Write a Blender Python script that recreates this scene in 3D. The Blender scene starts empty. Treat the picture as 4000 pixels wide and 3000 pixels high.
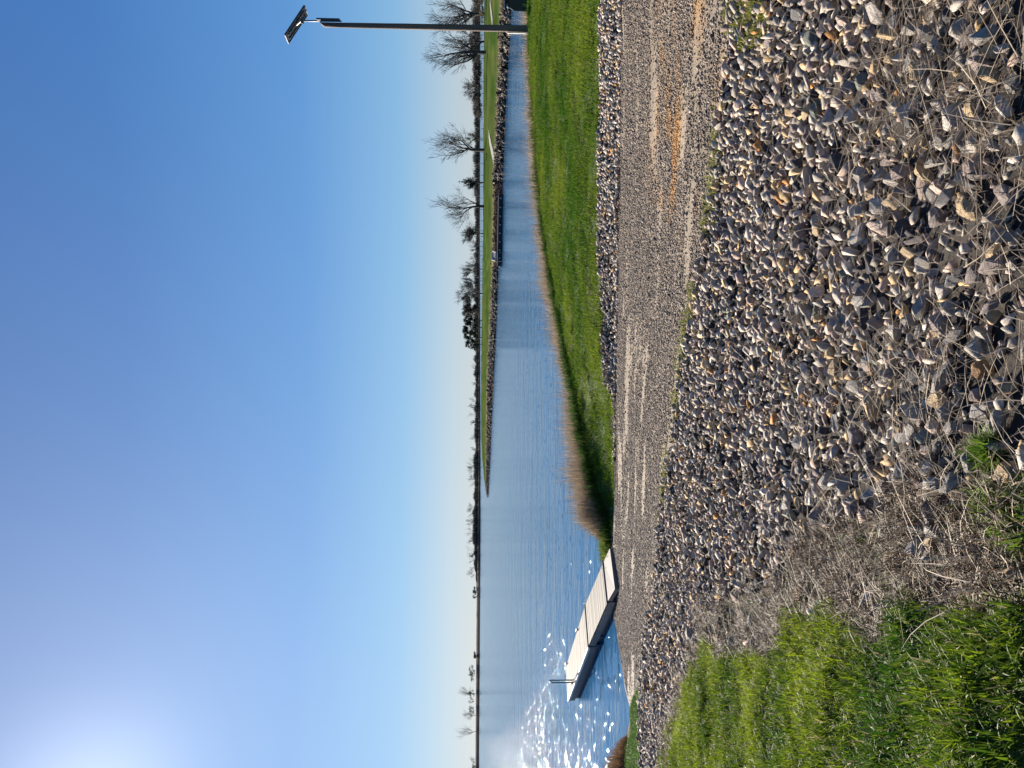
import bpy, bmesh, math, random
import numpy as np
from mathutils import Vector, Matrix

rng = np.random.default_rng(7)
random.seed(7)
S = bpy.context.scene
COL = S.collection

# ------------------------------------------------------------------ camera
CAM_Z = 3.3
F = 2900.0                                  # focal length in photo pixels (photo 4000 x 3000, held on its side)
PITCH = math.atan(133.0 / F)
ROLL = 0.0024
_f = Vector((0, math.cos(PITCH), -math.sin(PITCH)))
_u0 = Vector((0, math.sin(PITCH), math.cos(PITCH)))
_r0 = Vector((1, 0, 0))
_r = (_r0 * math.cos(ROLL) + _u0 * math.sin(ROLL))
_u = (_u0 * math.cos(ROLL) - _r0 * math.sin(ROLL))
cam_d = bpy.data.cameras.new('camera')
cam_d.sensor_width = 36.0
cam_d.lens = F / 4000.0 * 36.0
cam_d.clip_start = 0.05
cam_d.clip_end = 20000
cam = bpy.data.objects.new('camera', cam_d)
COL.objects.link(cam)
M = Matrix.Identity(4)
for i, a in enumerate((-_u, _r, -_f)):
    for k in range(3):
        M[k][i] = a[k]
M[2][3] = CAM_Z
cam.matrix_world = M
S.camera = cam


def ray(ox, oy):
    return _f * F + _r * (1500 - oy) + _u * (2000 - ox)


def P(ox, oy, z=0.0):
    d = ray(ox, oy)
    k = (z - CAM_Z) / d.z
    return Vector((d.x * k, d.y * k, z))


def PD(ox, oy, dist):
    d = ray(ox, oy)
    k = dist / d.y
    return Vector((d.x * k, d.y * k, CAM_Z + d.z * k))


_fa, _ra, _ua = np.array(_f), np.array(_r), np.array(_u)


def proj(p):
    q = np.asarray(p, float) - np.array([0, 0, CAM_Z])
    dep = np.maximum(q @ _fa, 1e-3)
    return 2000 - F * (q @ _ua) / dep, 1500 - F * (q @ _ra) / dep, dep


# ------------------------------------------------------------------ light
sd = ray(330, 3170).normalized()
SUN_EL = math.asin(sd.z)
SUN_AZ = math.atan2(sd.x, sd.y)             # from +Y towards +X
EXPOSURE = 1.35
SKY_GAIN = 0.95 / 2 ** EXPOSURE
W = bpy.data.worlds.new('World')
S.world = W
W.use_nodes = True
nt = W.node_tree
sky = nt.nodes.new('ShaderNodeTexSky')
sky.sky_type = 'NISHITA'
sky.sun_disc = False
sky.sun_elevation = SUN_EL
sky.sun_rotation = SUN_AZ
sky.altitude = 300
sky.air_density = 1.0
sky.dust_density = 0.1
sky.ozone_density = 2.5
bg = nt.nodes['Background']
bg.inputs['Strength'].default_value = 0.1


def wn(kind, **kw):
    n = nt.nodes.new(kind)
    for k, v in kw.items():
        if k in n.inputs: n.inputs[k].default_value = v
        else: setattr(n, k, v)
    return n


# clear spring air: the sky texture, steadied by a gradient over elevation and a soft aureole round the sun
tcw = wn('ShaderNodeTexCoord')
sep = wn('ShaderNodeSeparateXYZ'); nt.links.new(tcw.outputs['Generated'], sep.inputs[0])
rampw = wn('ShaderNodeValToRGB')
els = rampw.color_ramp.elements
SKY = [(0.0, (0.49, 0.565, 0.625)), (0.035, (0.415, 0.545, 0.675)), (0.10, (0.205, 0.44, 0.72)), (0.22, (0.088, 0.285, 0.64)), (0.42, (0.043, 0.18, 0.50)), (0.70, (0.030, 0.125, 0.39)), (1.0, (0.025, 0.105, 0.33))]
els[0].position, els[0].color = SKY[0][0], SKY[0][1] + (1,)
els[1].position, els[1].color = SKY[-1][0], SKY[-1][1] + (1,)
for p_, c_ in SKY[1:-1]:
    e_ = els.new(p_); e_.color = c_ + (1,)
nt.links.new(sep.outputs['Z'], rampw.inputs[0])
dotn = wn('ShaderNodeVectorMath', operation='DOT_PRODUCT'); dotn.inputs[1].default_value = tuple(sd)
nt.links.new(tcw.outputs['Generated'], dotn.inputs[0])
mxz = wn('ShaderNodeMath', operation='MAXIMUM'); mxz.inputs[1].default_value = 0.0
nt.links.new(dotn.outputs['Value'], mxz.inputs[0])
acc = rampw.outputs[0]
for pw, amt in ((5.0, 0.17), (30.0, 0.18), (260.0, 0.35)):
    pn_ = wn('ShaderNodeMath', operation='POWER'); pn_.inputs[1].default_value = pw
    nt.links.new(mxz.outputs[0], pn_.inputs[0])
    ad_ = wn('ShaderNodeMix', data_type='RGBA', blend_type='ADD'); ad_.clamp_factor = False
    ad_.inputs['B'].default_value = (amt, amt * 1.03, amt * 1.06, 1)
    nt.links.new(pn_.outputs[0], ad_.inputs['Factor']); nt.links.new(acc, ad_.inputs['A'])
    acc = ad_.outputs['Result']
gain = wn('ShaderNodeVectorMath', operation='SCALE'); gain.inputs['Scale'].default_value = 10.0 * SKY_GAIN
nt.links.new(acc, gain.inputs[0])
mixw = wn('ShaderNodeMix', data_type='RGBA'); mixw.inputs['Factor'].default_value = 0.05
nt.links.new(gain.outputs[0], mixw.inputs['A']); nt.links.new(sky.outputs[0], mixw.inputs['B'])
nt.links.new(mixw.outputs['Result'], bg.inputs['Color'])
sl = bpy.data.lights.new('sun', 'SUN')
sl.energy = 5.0
sl.angle = math.radians(0.5)
sl.color = (1.0, 0.90, 0.77)
so = bpy.data.objects.new('sun', sl)
so.rotation_euler = sd.to_track_quat('Z', 'Y').to_euler()
so.location = (-20, 30, 40)
COL.objects.link(so)
S.view_settings.view_transform = 'Standard'
S.view_settings.look = 'None'
S.view_settings.exposure = EXPOSURE
S.view_settings.gamma = 1.0
S.cycles.sample_clamp_indirect = 4.0
S.cycles.max_bounces = 6


# ------------------------------------------------------------------ helpers
def tag(o, label=None, cat=None, group=None, kind=None):
    if label: o['label'] = label
    if cat: o['category'] = cat
    if group: o['group'] = group
    if kind: o['kind'] = kind
    return o


def empty(name, loc, label=None, cat=None, group=None):
    o = bpy.data.objects.new(name, None)
    o.empty_display_size = 0.2
    o.location = loc
    COL.objects.link(o)
    return tag(o, label, cat, group)


def link(name, me, m, parent=None):
    o = bpy.data.objects.new(name, me)
    if m is not None and not me.materials: me.materials.append(m)
    COL.objects.link(o)
    if parent is not None:
        o.parent = parent
        # vertices are given in world space: shift by the parent's origin
        o.matrix_parent_inverse = Matrix.Translation(-Vector(parent.location))
    return o


def np_mesh(name, verts, faces, col=None, smooth=False):
    """verts (N,3), faces (M,k) array with one k"""
    verts = np.ascontiguousarray(verts, np.float32)
    faces = np.ascontiguousarray(faces, np.int32)
    me = bpy.data.meshes.new(name)
    n, k = faces.shape
    me.vertices.add(len(verts))
    me.vertices.foreach_set('co', verts.ravel())
    me.loops.add(n * k)
    me.loops.foreach_set('vertex_index', faces.ravel())
    me.polygons.add(n)
    me.polygons.foreach_set('loop_start', np.arange(0, n * k, k, dtype=np.int32))
    if smooth:
        me.polygons.foreach_set('use_smooth', np.ones(n, bool))
    if col is not None:
        c = np.ones((len(verts), 4), np.float32)
        c[:, :3] = col
        a = me.attributes.new('Col', 'FLOAT_COLOR', 'POINT')
        a.data.foreach_set('color', c.ravel())
    me.update()
    me.validate()
    return me


class MB:
    """collects boxes, tubes and sheets into ONE mesh"""
    def __init__(s):
        s.v = []; s.f = []

    def add(s, v, f):
        o = len(s.v)
        s.v += [tuple(p) for p in v]
        s.f += [tuple(i + o for i in q) for q in f]
        return s

    def box(s, c, ax, ay, az):
        """centre and three half-axis vectors"""
        c, ax, ay, az = map(Vector, (c, ax, ay, az))
        v = [c + sx * ax + sy * ay + sz * az for sz in (-1, 1) for sy in (-1, 1) for sx in (-1, 1)]
        return s.add(v, [(0, 2, 3, 1), (4, 5, 7, 6), (0, 1, 5, 4), (2, 6, 7, 3), (0, 4, 6, 2), (1, 3, 7, 5)])

    def tube(s, pts, rad, n=8, cap=True):
        pts = [Vector(p) for p in pts]
        if not hasattr(rad, '__len__'): rad = [rad] * len(pts)
        rings = []
        ref = None
        for i, p in enumerate(pts):
            d = (pts[min(i + 1, len(pts) - 1)] - pts[max(i - 1, 0)]).normalized()
            if ref is None:
                ref = d.orthogonal().normalized()
            ref = (ref - d * ref.dot(d)).normalized()
            b = d.cross(ref)
            rings.append([p + (ref * math.cos(2 * math.pi * k / n) + b * math.sin(2 * math.pi * k / n)) * rad[i] for k in range(n)])
        v = [q for r_ in rings for q in r_]
        f = []
        for i in range(len(pts) - 1):
            for k in range(n):
                a, b2 = i * n + k, i * n + (k + 1) % n
                f.append((a, b2, b2 + n, a + n))
        if cap:
            f.append(tuple(range(n - 1, -1, -1)))
            f.append(tuple((len(pts) - 1) * n + k for k in range(n)))
        return s.add(v, f)

    def build(s, name, m, parent=None, smooth=False, bevel=0.0):
        me = bpy.data.meshes.new(name)
        me.from_pydata(s.v, [], s.f)
        if bevel:
            bm = bmesh.new(); bm.from_mesh(me)
            bmesh.ops.bevel(bm, geom=[e for e in bm.edges], offset=bevel, segments=2, affect='EDGES', clamp_overlap=True)
            bm.to_mesh(me); bm.free()
        if smooth:
            me.polygons.foreach_set('use_smooth', [True] * len(me.polygons))
        me.update()
        return link(name, me, m, parent)


def hash2(ix, iy, seed):
    h = (ix.astype(np.int64) * 374761393 + iy.astype(np.int64) * 668265263 + seed * 1442695041) & 0x7fffffff
    h = ((h ^ (h >> 13)) * 1274126177) & 0x7fffffff
    h = h ^ (h >> 16)
    return (h & 0xffff) / 65535.0


def vnoise(x, y, seed=0):
    x = np.asarray(x, float); y = np.asarray(y, float)
    ix = np.floor(x); iy = np.floor(y)
    fx = x - ix; fy = y - iy
    fx = fx * fx * (3 - 2 * fx); fy = fy * fy * (3 - 2 * fy)
    a = hash2(ix, iy, seed); b = hash2(ix + 1, iy, seed)
    c = hash2(ix, iy + 1, seed); d = hash2(ix + 1, iy + 1, seed)
    return (a * (1 - fx) + b * fx) * (1 - fy) + (c * (1 - fx) + d * fx) * fy


def fbm(x, y, seed=0, oct=3):
    t = 0; w = 0; a = 1.0
    for i in range(oct):
        t = t + a * vnoise(x * 2 ** i, y * 2 ** i, seed + i * 17); w += a; a *= 0.5
    return t / w


def inpoly(poly, x, y):
    poly = np.asarray(poly, float)
    x = np.asarray(x, float); y = np.asarray(y, float)
    c = np.zeros(x.shape, bool)
    j = len(poly) - 1
    for i in range(len(poly)):
        xi, yi = poly[i]; xj, yj = poly[j]
        if yi != yj:
            c ^= ((yi > y) != (yj > y)) & (x < (xj - xi) * (y - yi) / (yj - yi) + xi)
        j = i
    return c


def polydist(line, x, y, vals=None):
    """distance to an open polyline; with vals also the value of the nearest segment"""
    best = np.full(x.shape, 1e9); bv = np.zeros(x.shape)
    for i in range(len(line) - 1):
        ax, ay = line[i][:2]; bx, by = line[i + 1][:2]
        dx, dy = bx - ax, by - ay
        t = np.clip(((x - ax) * dx + (y - ay) * dy) / (dx * dx + dy * dy), 0, 1)
        d = np.hypot(x - ax - t * dx, y - ay - t * dy)
        m = d < best
        best = np.where(m, d, best)
        if vals is not None:
            bv = np.where(m, vals[i] * (1 - t) + vals[i + 1] * t, bv)
    return (best, bv) if vals is not None else best


# ------------------------------------------------------------------ materials
def new_mat(name):
    m = bpy.data.materials.new(name)
    m.use_nodes = True
    t = m.node_tree
    return m, t, t.nodes['Principled BSDF'], t.nodes['Material Output']


def N(t, kind, **kw):
    n = t.nodes.new(kind)
    for k, v in kw.items():
        if k in n.inputs: n.inputs[k].default_value = v
        else: setattr(n, k, v)
    return n


def plain(name, c, rough=0.7, metal=0.0, var=0.25, scale=8.0, bump=0.15, bscale=40.0, stretch=(1, 1, 1), spec=0.4):
    m, t, b, o = new_mat(name)
    tc = N(t, 'ShaderNodeTexCoord')
    mp = N(t, 'ShaderNodeMapping'); mp.inputs['Scale'].default_value = stretch
    t.links.new(tc.outputs['Object'], mp.inputs[0])
    n = N(t, 'ShaderNodeTexNoise', Scale=scale, Detail=6.0)
    t.links.new(mp.outputs[0], n.inputs['Vector'])
    r = N(t, 'ShaderNodeValToRGB')
    r.color_ramp.elements[0].position = 0.3; r.color_ramp.elements[1].position = 0.7
    r.color_ramp.elements[0].color = tuple(x * (1 - var) for x in c) + (1,)
    r.color_ramp.elements[1].color = tuple(min(1, x * (1 + var)) for x in c) + (1,)
    t.links.new(n.outputs[0], r.inputs[0])
    t.links.new(r.outputs[0], b.inputs['Base Color'])
    b.inputs['Roughness'].default_value = rough
    b.inputs['Metallic'].default_value = metal
    b.inputs['Specular IOR Level'].default_value = spec
    if bump:
        n2 = N(t, 'ShaderNodeTexNoise', Scale=bscale, Detail=5.0)
        t.links.new(mp.outputs[0], n2.inputs['Vector'])
        bp = N(t, 'ShaderNodeBump', Strength=bump, Distance=0.02)
        t.links.new(n2.outputs[0], bp.inputs['Height'])
        t.links.new(bp.outputs[0], b.inputs['Normal'])
    return m


def attr_mat(name, rough=0.85, translucent=0.0, scale=0.0, var=0.3, bump=0.0, bscale=60.0, spec=0.25, bdist=0.02, fine=0.0):
    """colour from the vertex attribute 'Col', varied by noise"""
    m, t, b, o = new_mat(name)
    a = N(t, 'ShaderNodeVertexColor'); a.layer_name = 'Col'
    src = a.outputs['Color']
    tc = N(t, 'ShaderNodeTexCoord')
    if scale:
        n = N(t, 'ShaderNodeTexNoise', Scale=scale, Detail=8.0, Roughness=0.65)
        t.links.new(tc.outputs['Object'], n.inputs['Vector'])
        r = N(t, 'ShaderNodeMapRange')
        r.inputs['From Min'].default_value = 0.3; r.inputs['From Max'].default_value = 0.7
        r.inputs['To Min'].default_value = 1 - var; r.inputs['To Max'].default_value = 1 + var
        t.links.new(n.outputs[0], r.inputs['Value'])
        mx = N(t, 'ShaderNodeMix', data_type='RGBA', blend_type='MULTIPLY')
        mx.inputs['Factor'].default_value = 1.0
        t.links.new(src, mx.inputs['A']); t.links.new(r.outputs[0], mx.inputs['B'])
        src = mx.outputs['Result']
    t.links.new(src, b.inputs['Base Color'])
    b.inputs['Roughness'].default_value = rough
    b.inputs['Specular IOR Level'].default_value = spec
    if bump:
        n2 = N(t, 'ShaderNodeTexNoise', Scale=bscale, Detail=6.0, Roughness=0.7)
        t.links.new(tc.outputs['Object'], n2.inputs['Vector'])
        bp = N(t, 'ShaderNodeBump', Strength=bump, Distance=bdist)
        t.links.new(n2.outputs[0], bp.inputs['Height'])
        t.links.new(bp.outputs[0], b.inputs['Normal'])
    if translucent:
        tr = N(t, 'ShaderNodeBsdfTranslucent')
        t.links.new(src, tr.inputs['Color'])
        ms = N(t, 'ShaderNodeMixShader', Fac=translucent)
        t.links.new(b.outputs[0], ms.inputs[1]); t.links.new(tr.outputs[0], ms.inputs[2])
        t.links.new(ms.outputs[0], o.inputs['Surface'])
    return m


M_GROUND = attr_mat('soil', 0.95, scale=9.0, var=0.45, bump=0.6, bscale=35.0)
M_RAMP = attr_mat('gravel_surface', 0.9, scale=26.0, var=0.4, bump=0.7, bscale=48.0, bdist=0.02)
M_BLADE = attr_mat('grass_blade', 0.55, translucent=0.44, spec=0.22)
M_LAWN = attr_mat('lawn_blade', 0.8, translucent=0.38, spec=0.05)
M_STRAW = attr_mat('dry_stem', 0.6, translucent=0.15, spec=0.3)
M_PEB = attr_mat('pebble', 0.8)
M_STONE = attr_mat('stone_mass', 0.85, spec=0.12, scale=25.0, var=0.35, bump=0.3, bscale=60.0)
M_FAR = attr_mat('far_land', 1.0, scale=0.15, var=0.25, spec=0.0)
M_TWIG = plain('bark', (0.055, 0.047, 0.042), 0.9, var=0.3, scale=3, bump=0)
M_TWIG2 = plain('pale_bark', (0.10, 0.085, 0.072), 0.9, var=0.3, scale=3, bump=0)
M_LEAF = attr_mat('leaf', 0.7, translucent=0.25)


def rock_mat():
    m, t, b, o = new_mat('riprap_stone')
    oi = N(t, 'ShaderNodeObjectInfo')
    tc = N(t, 'ShaderNodeTexCoord')
    n = N(t, 'ShaderNodeTexNoise', Scale=2.6, Detail=9.0, Roughness=0.7)
    t.links.new(tc.outputs['Object'], n.inputs['Vector'])
    r = N(t, 'ShaderNodeMapRange')
    r.inputs['From Min'].default_value = 0.3; r.inputs['From Max'].default_value = 0.7
    r.inputs['To Min'].default_value = 0.6; r.inputs['To Max'].default_value = 1.3
    t.links.new(n.outputs[0], r.inputs['Value'])
    mx = N(t, 'ShaderNodeMix', data_type='RGBA', blend_type='MULTIPLY')
    mx.inputs['Factor'].default_value = 1.0
    t.links.new(oi.outputs['Color'], mx.inputs['A']); t.links.new(r.outputs[0], mx.inputs['B'])
    v = N(t, 'ShaderNodeTexVoronoi', Scale=9.0)
    t.links.new(tc.outputs['Object'], v.inputs['Vector'])
    cr = N(t, 'ShaderNodeValToRGB')
    cr.color_ramp.elements[0].position = 0.08; cr.color_ramp.elements[1].position = 0.2
    cr.color_ramp.elements[0].color = (0.55, 0.55, 0.55, 1); cr.color_ramp.elements[1].color = (1, 1, 1, 1)
    t.links.new(v.outputs['Distance'], cr.inputs[0])
    m2 = N(t, 'ShaderNodeMix', data_type='RGBA', blend_type='MULTIPLY')
    m2.inputs['Factor'].default_value = 0.7
    t.links.new(mx.outputs['Result'], m2.inputs['A']); t.links.new(cr.outputs[0], m2.inputs['B'])
    t.links.new(m2.outputs['Result'], b.inputs['Base Color'])
    b.inputs['Roughness'].default_value = 0.75
    bp = N(t, 'ShaderNodeBump', Strength=0.5, Distance=0.12)
    n2 = N(t, 'ShaderNodeTexNoise', Scale=5.0, Detail=8.0, Roughness=0.7)
    t.links.new(tc.outputs['Object'], n2.inputs['Vector'])
    t.links.new(n2.outputs[0], bp.inputs['Height'])
    t.links.new(bp.outputs[0], b.inputs['Normal'])
    return m


M_ROCK = rock_mat()


def water_mat():
    m, t, b, o = new_mat('lake_water')
    t.nodes.remove(b)
    df = N(t, 'ShaderNodeBsdfDiffuse'); df.inputs['Color'].default_value = (0.027, 0.105, 0.22, 1)  # blue sky reflection partly put into the diffuse colour
    gl = N(t, 'ShaderNodeBsdfGlossy', distribution='BECKMANN'); gl.inputs['Roughness'].default_value = 0.08
    fr = N(t, 'ShaderNodeFresnel', IOR=1.22)
    ms = N(t, 'ShaderNodeMixShader')
    t.links.new(fr.outputs[0], ms.inputs[0]); t.links.new(df.outputs[0], ms.inputs[1]); t.links.new(gl.outputs[0], ms.inputs[2])
    t.links.new(ms.outputs[0], o.inputs['Surface'])
    g = N(t, 'ShaderNodeNewGeometry')
    hs = None
    # calmer under the shore, rougher out on the open lake
    sp = N(t, 'ShaderNodeSeparateXYZ'); t.links.new(g.outputs['Position'], sp.inputs[0])
    calm = N(t, 'ShaderNodeMapRange')
    for k_, v_ in (('From Min', 14.0), ('From Max', 90.0), ('To Min', 0.41), ('To Max', 0.37)): calm.inputs[k_].default_value = v_
    t.links.new(sp.outputs['Y'], calm.inputs['Value'])
    for sx, sy, sc, amp in ((0.45, 1.2, 0.36, 3.2), (0.6, 1.25, 1.1, 1.0), (0.6, 1.3, 3.0, 0.5), (0.75, 1.3, 8.0, 0.16)):
        mp = N(t, 'ShaderNodeMapping')
        mp.inputs['Scale'].default_value = (sx, sy, 1)
        mp.inputs['Rotation'].default_value = (0, 0, math.radians(-6 + 4 * sc))
        t.links.new(g.outputs['Position'], mp.inputs[0])
        n = N(t, 'ShaderNodeTexNoise', Scale=sc, Detail=2.0, Roughness=0.5, Distortion=0.6)
        t.links.new(mp.outputs[0], n.inputs['Vector'])
        mu = N(t, 'ShaderNodeMath', operation='MULTIPLY'); mu.inputs[1].default_value = amp
        t.links.new(n.outputs[0], mu.inputs[0])
        if hs is None: hs = mu.outputs[0]
        else:
            ad = N(t, 'ShaderNodeMath', operation='ADD')
            t.links.new(hs, ad.inputs[0]); t.links.new(mu.outputs[0], ad.inputs[1]); hs = ad.outputs[0]
    rg = N(t, 'ShaderNodeMapRange')      # ripples too fine to see far out widen the reflection instead
    for k_, v_ in (('From Min', 16.0), ('From Max', 80.0), ('To Min', 0.08), ('To Max', 0.14)): rg.inputs[k_].default_value = v_
    t.links.new(sp.outputs['Y'], rg.inputs['Value']); t.links.new(rg.outputs[0], gl.inputs['Roughness'])
    mc = N(t, 'ShaderNodeMath', operation='MULTIPLY')
    t.links.new(hs, mc.inputs[0]); t.links.new(calm.outputs[0], mc.inputs[1]); hs = mc.outputs[0]
    # scattered steeper wavelets, each able to catch the sun once
    mp = N(t, 'ShaderNodeMapping'); mp.inputs['Scale'].default_value = (0.8, 1.0, 1)
    t.links.new(g.outputs['Position'], mp.inputs[0])
    vo = N(t, 'ShaderNodeTexVoronoi', Scale=3.2)
    t.links.new(mp.outputs[0], vo.inputs['Vector'])
    sc_ = N(t, 'ShaderNodeSeparateColor'); t.links.new(vo.outputs['Color'], sc_.inputs[0])
    gt = N(t, 'ShaderNodeMath', operation='GREATER_THAN'); gt.inputs[1].default_value = 0.70
    t.links.new(sc_.outputs[0], gt.inputs[0])
    bl = N(t, 'ShaderNodeMapRange', interpolation_type='SMOOTHSTEP')
    for k_, v_ in (('From Min', 0.42), ('From Max', 0.0), ('To Min', 0.0), ('To Max', 0.52)): bl.inputs[k_].default_value = v_
    t.links.new(vo.outputs['Distance'], bl.inputs['Value'])
    mm = N(t, 'ShaderNodeMath', operation='MULTIPLY')
    t.links.new(gt.outputs[0], mm.inputs[0]); t.links.new(bl.outputs[0], mm.inputs[1])
    fd = N(t, 'ShaderNodeMapRange')
    for k_, v_ in (('From Min', 18.0), ('From Max', 55.0), ('To Min', 1.0), ('To Max', 0.3)): fd.inputs[k_].default_value = v_
    t.links.new(sp.outputs['Y'], fd.inputs['Value'])
    m3 = N(t, 'ShaderNodeMath', operation='MULTIPLY')
    t.links.new(mm.outputs[0], m3.inputs[0]); t.links.new(fd.outputs[0], m3.inputs[1])
    ad = N(t, 'ShaderNodeMath', operation='ADD')
    t.links.new(hs, ad.inputs[0]); t.links.new(m3.outputs[0], ad.inputs[1]); hs = ad.outputs[0]
    bp = N(t, 'ShaderNodeBump', Strength=1.0, Distance=0.10)
    t.links.new(hs, bp.inputs['Height'])
    for nd in (gl, fr): t.links.new(bp.outputs[0], nd.inputs['Normal'])
    return m


M_WATER = water_mat()

# ------------------------------------------------------------------ terrain height
RAX = (0.85, -0.52)                         # ramp axis, uphill


def ramp_z(x, y):
    return 0.09 * ((x + 6.3) * RAX[0] + (y - 17.0) * RAX[1])


near_edge = [(2905, -500), (2860, 0), (2828, 350), (2790, 700), (2740, 1000), (2690, 1300), (2648, 1550), (2610, 1800), (2580, 2050), (2555, 2300), (2525, 2480), (2497, 2640), (2470, 2760), (2452, 2870)]
far_edge = [(2432, -500), (2420, 0), (2415, 350), (2410, 700), (2405, 1000), (2402, 1300), (2397, 1550), (2392, 1800), (2387, 2000), (2385, 2140)]


def ramp_pt(ox, oy):
    z = 0.6
    for _ in range(60):
        p = P(ox, oy, z)
        z = 0.5 * z + 0.5 * ramp_z(p.x, p.y)
    return P(ox, oy, z)


NE = [ramp_pt(*q) for q in near_edge]
FE = [ramp_pt(*q) for q in far_edge]
grass_edge = [(2352, -500), (2343, 0), (2341, 350), (2338, 700), (2340, 1000), (2350, 1300), (2366, 1500), (2385, 1680), (2390, 1800), (2386, 2000), (2384, 2130)]
GE_Z = [1.4, 1.33, 1.2, 1.1, 1.0, 0.86, 0.75, 0.62, 0.53, 0.36, 0.26]
GE = [P(q[0], q[1], z) for q, z in zip(grass_edge, GE_Z)]
lawn_far = [(2052, -900, 1.5), (2062, -400, 1.48), (2064, 100, 1.45), (2072, 300, 1.4), (2085, 500, 1.35), (2103, 700, 1.28), (2125, 900, 1.2), (2150, 1060, 1.13), (2178, 1200, 1.05),
            (2208, 1350, 0.98), (2240, 1500, 0.9), (2270, 1650, 0.8), (2302, 1800, 0.68), (2330, 1900, 0.55), (2350, 1970, 0.45), (2372, 2050, 0.33), (2382, 2135, 0.22)]
LF = [P(*q) for q in lawn_far]
water_ramp = [(2395, 2200), (2400, 2330), (2412, 2480), (2420, 2600), (2435, 2750), (2455, 2862)]
WR = [P(q[0], q[1], 0.0) for q in water_ramp]
left_edge = [(2456, 2890, 0.12), (2447, 3000, 0.2), (2445, 3200, 0.25), (2440, 3500, 0.3), (2440, 4200, 0.3)]
LE = [P(*q) for q in left_edge]
ctrl = []
for p in NE: ctrl.append(tuple(p))
for p in FE: ctrl.append(tuple(p))
for p in GE[:8]: ctrl.append(tuple(p))
for p in LF[::2]: ctrl.append(tuple(p))
for p in LE: ctrl.append((p.x, p.y, p.z))
for q in [(4000, 0, 1.62), (4000, 800, 1.58), (4000, 1600, 1.56), (4000, 2300, 1.62), (4000, 3000, 1.72),
          (3400, 0, 1.50), (3400, 900, 1.42), (3400, 1700, 1.34), (3400, 2400, 1.38), (3400, 3000, 1.5),
          (3080, 0, 1.32), (3050, 900, 1.22), (3000, 1700, 1.08), (3000, 2300, 1.05), (3000, 3000, 1.22),
          (2700, 2450, 0.66), (2700, 3000, 0.86), (2600, 3000, 0.62), (2520, 3000, 0.42), (2475, 3000, 0.3), (2480, 2850, 0.2),
          (2560, 2800, 0.42)]:
    ctrl.append(tuple(P(*q)))
ctrl += [(0, 0, 1.68), (-3, 0, 1.75), (4, 0, 1.68), (8, 1, 1.6), (-8, 2, 1.7), (14, 4, 1.45), (-14, 6, 1.3), (0, -4, 1.72), (30, 8, 1.5), (50, 15, 1.5), (35, 25, 1.5), (60, 30, 1.5), (-16, 12, 0.6), (20, 14, 1.42), (18, 20, 1.44), (12, 17, 1.38), (6, 17, 1.22)]
C = np.array(ctrl)
# drop near-duplicate control points
keep = []
for i, c in enumerate(C):
    if all(np.hypot(*(c[:2] - C[j][:2])) > 0.12 for j in keep): keep.append(i)
C = C[keep]


def tps_k(r2):
    return np.where(r2 > 1e-12, 0.5 * r2 * np.log(np.maximum(r2, 1e-12)), 0)


_n = len(C)
_D = ((C[:, None, :2] - C[None, :, :2]) ** 2).sum(-1)
_A = np.zeros((_n + 3, _n + 3))
_A[:_n, :_n] = tps_k(_D) + np.eye(_n) * 0.02
_A[:_n, _n] = 1; _A[:_n, _n + 1:] = C[:, :2]
_A[_n, :_n] = 1; _A[_n + 1:, :_n] = C[:, :2].T
_w = np.linalg.solve(_A, np.concatenate([C[:, 2], [0, 0, 0]]))


def tps(x, y):
    sh = x.shape
    x = x.ravel(); y = y.ravel()
    out = np.empty(len(x))
    for i in range(0, len(x), 40000):
        xs, ys = x[i:i + 40000], y[i:i + 40000]
        r2 = (xs[:, None] - C[None, :, 0]) ** 2 + (ys[:, None] - C[None, :, 1]) ** 2
        out[i:i + 40000] = tps_k(r2) @ _w[:_n] + _w[_n] + _w[_n + 1] * xs + _w[_n + 2] * ys
    return out.reshape(sh)


RAMP_POLY = [(p.x, p.y) for p in NE] + [(p.x, p.y) for p in reversed(WR[1:])] + [(p.x, p.y) for p in reversed(FE)]
RAMP_POLY = RAMP_POLY[:len(NE)] + [(-9.2, 18.2), (-7.0, 19.5), (-4.8, 18.6)] + [(p.x, p.y) for p in reversed(FE)]
SHORE = [(p.x, p.y) for p in LF] + [(p.x, p.y) for p in WR] + [(p.x, p.y) for p in LE]
SH_SLOPE = [0.75] * len(LF) + [0.1] * len(WR) + [0.6] * len(LE)
SH_SLOPE[len(LF) - 1] = 0.3
LAND = SHORE + [(-90, -40), (150, -40), (150, 20)]


def near_z(x, y):
    x = np.asarray(x, float); y = np.asarray(y, float)
    z = tps(x, y)
    # the ramp is a plane
    ir = inpoly(RAMP_POLY, x, y)
    dr = polydist(RAMP_POLY + RAMP_POLY[:1], x, y)
    w = np.where(ir, np.clip(dr / 0.25, 0, 1), 0)
    z = z * (1 - w) + ramp_z(x, y) * w
    land = inpoly(LAND, x, y)
    d, s = polydist(SHORE, x, y, SH_SLOPE)
    d = np.where(land, 0, d)
    z = z - np.where(d > 0, np.minimum(d * s, 4), 0)
    return np.maximum(z, -1.2)


def hit(ox, oy, z0=1.2):
    d = ray(ox, oy)
    ks = np.concatenate([np.linspace(1.5, 12, 900), np.linspace(12, 45, 900)]) / d.y
    xs, ys, zs = d.x * ks, d.y * ks, CAM_Z + d.z * ks
    h = near_z(xs, ys)
    i = np.argmax(zs <= h)
    return Vector((xs[i], ys[i], h[i]))


# zone masks from the photo's outlines, projected onto the slope
def zone(pts):
    return [tuple(hit(*q).xy) for q in pts]


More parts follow.
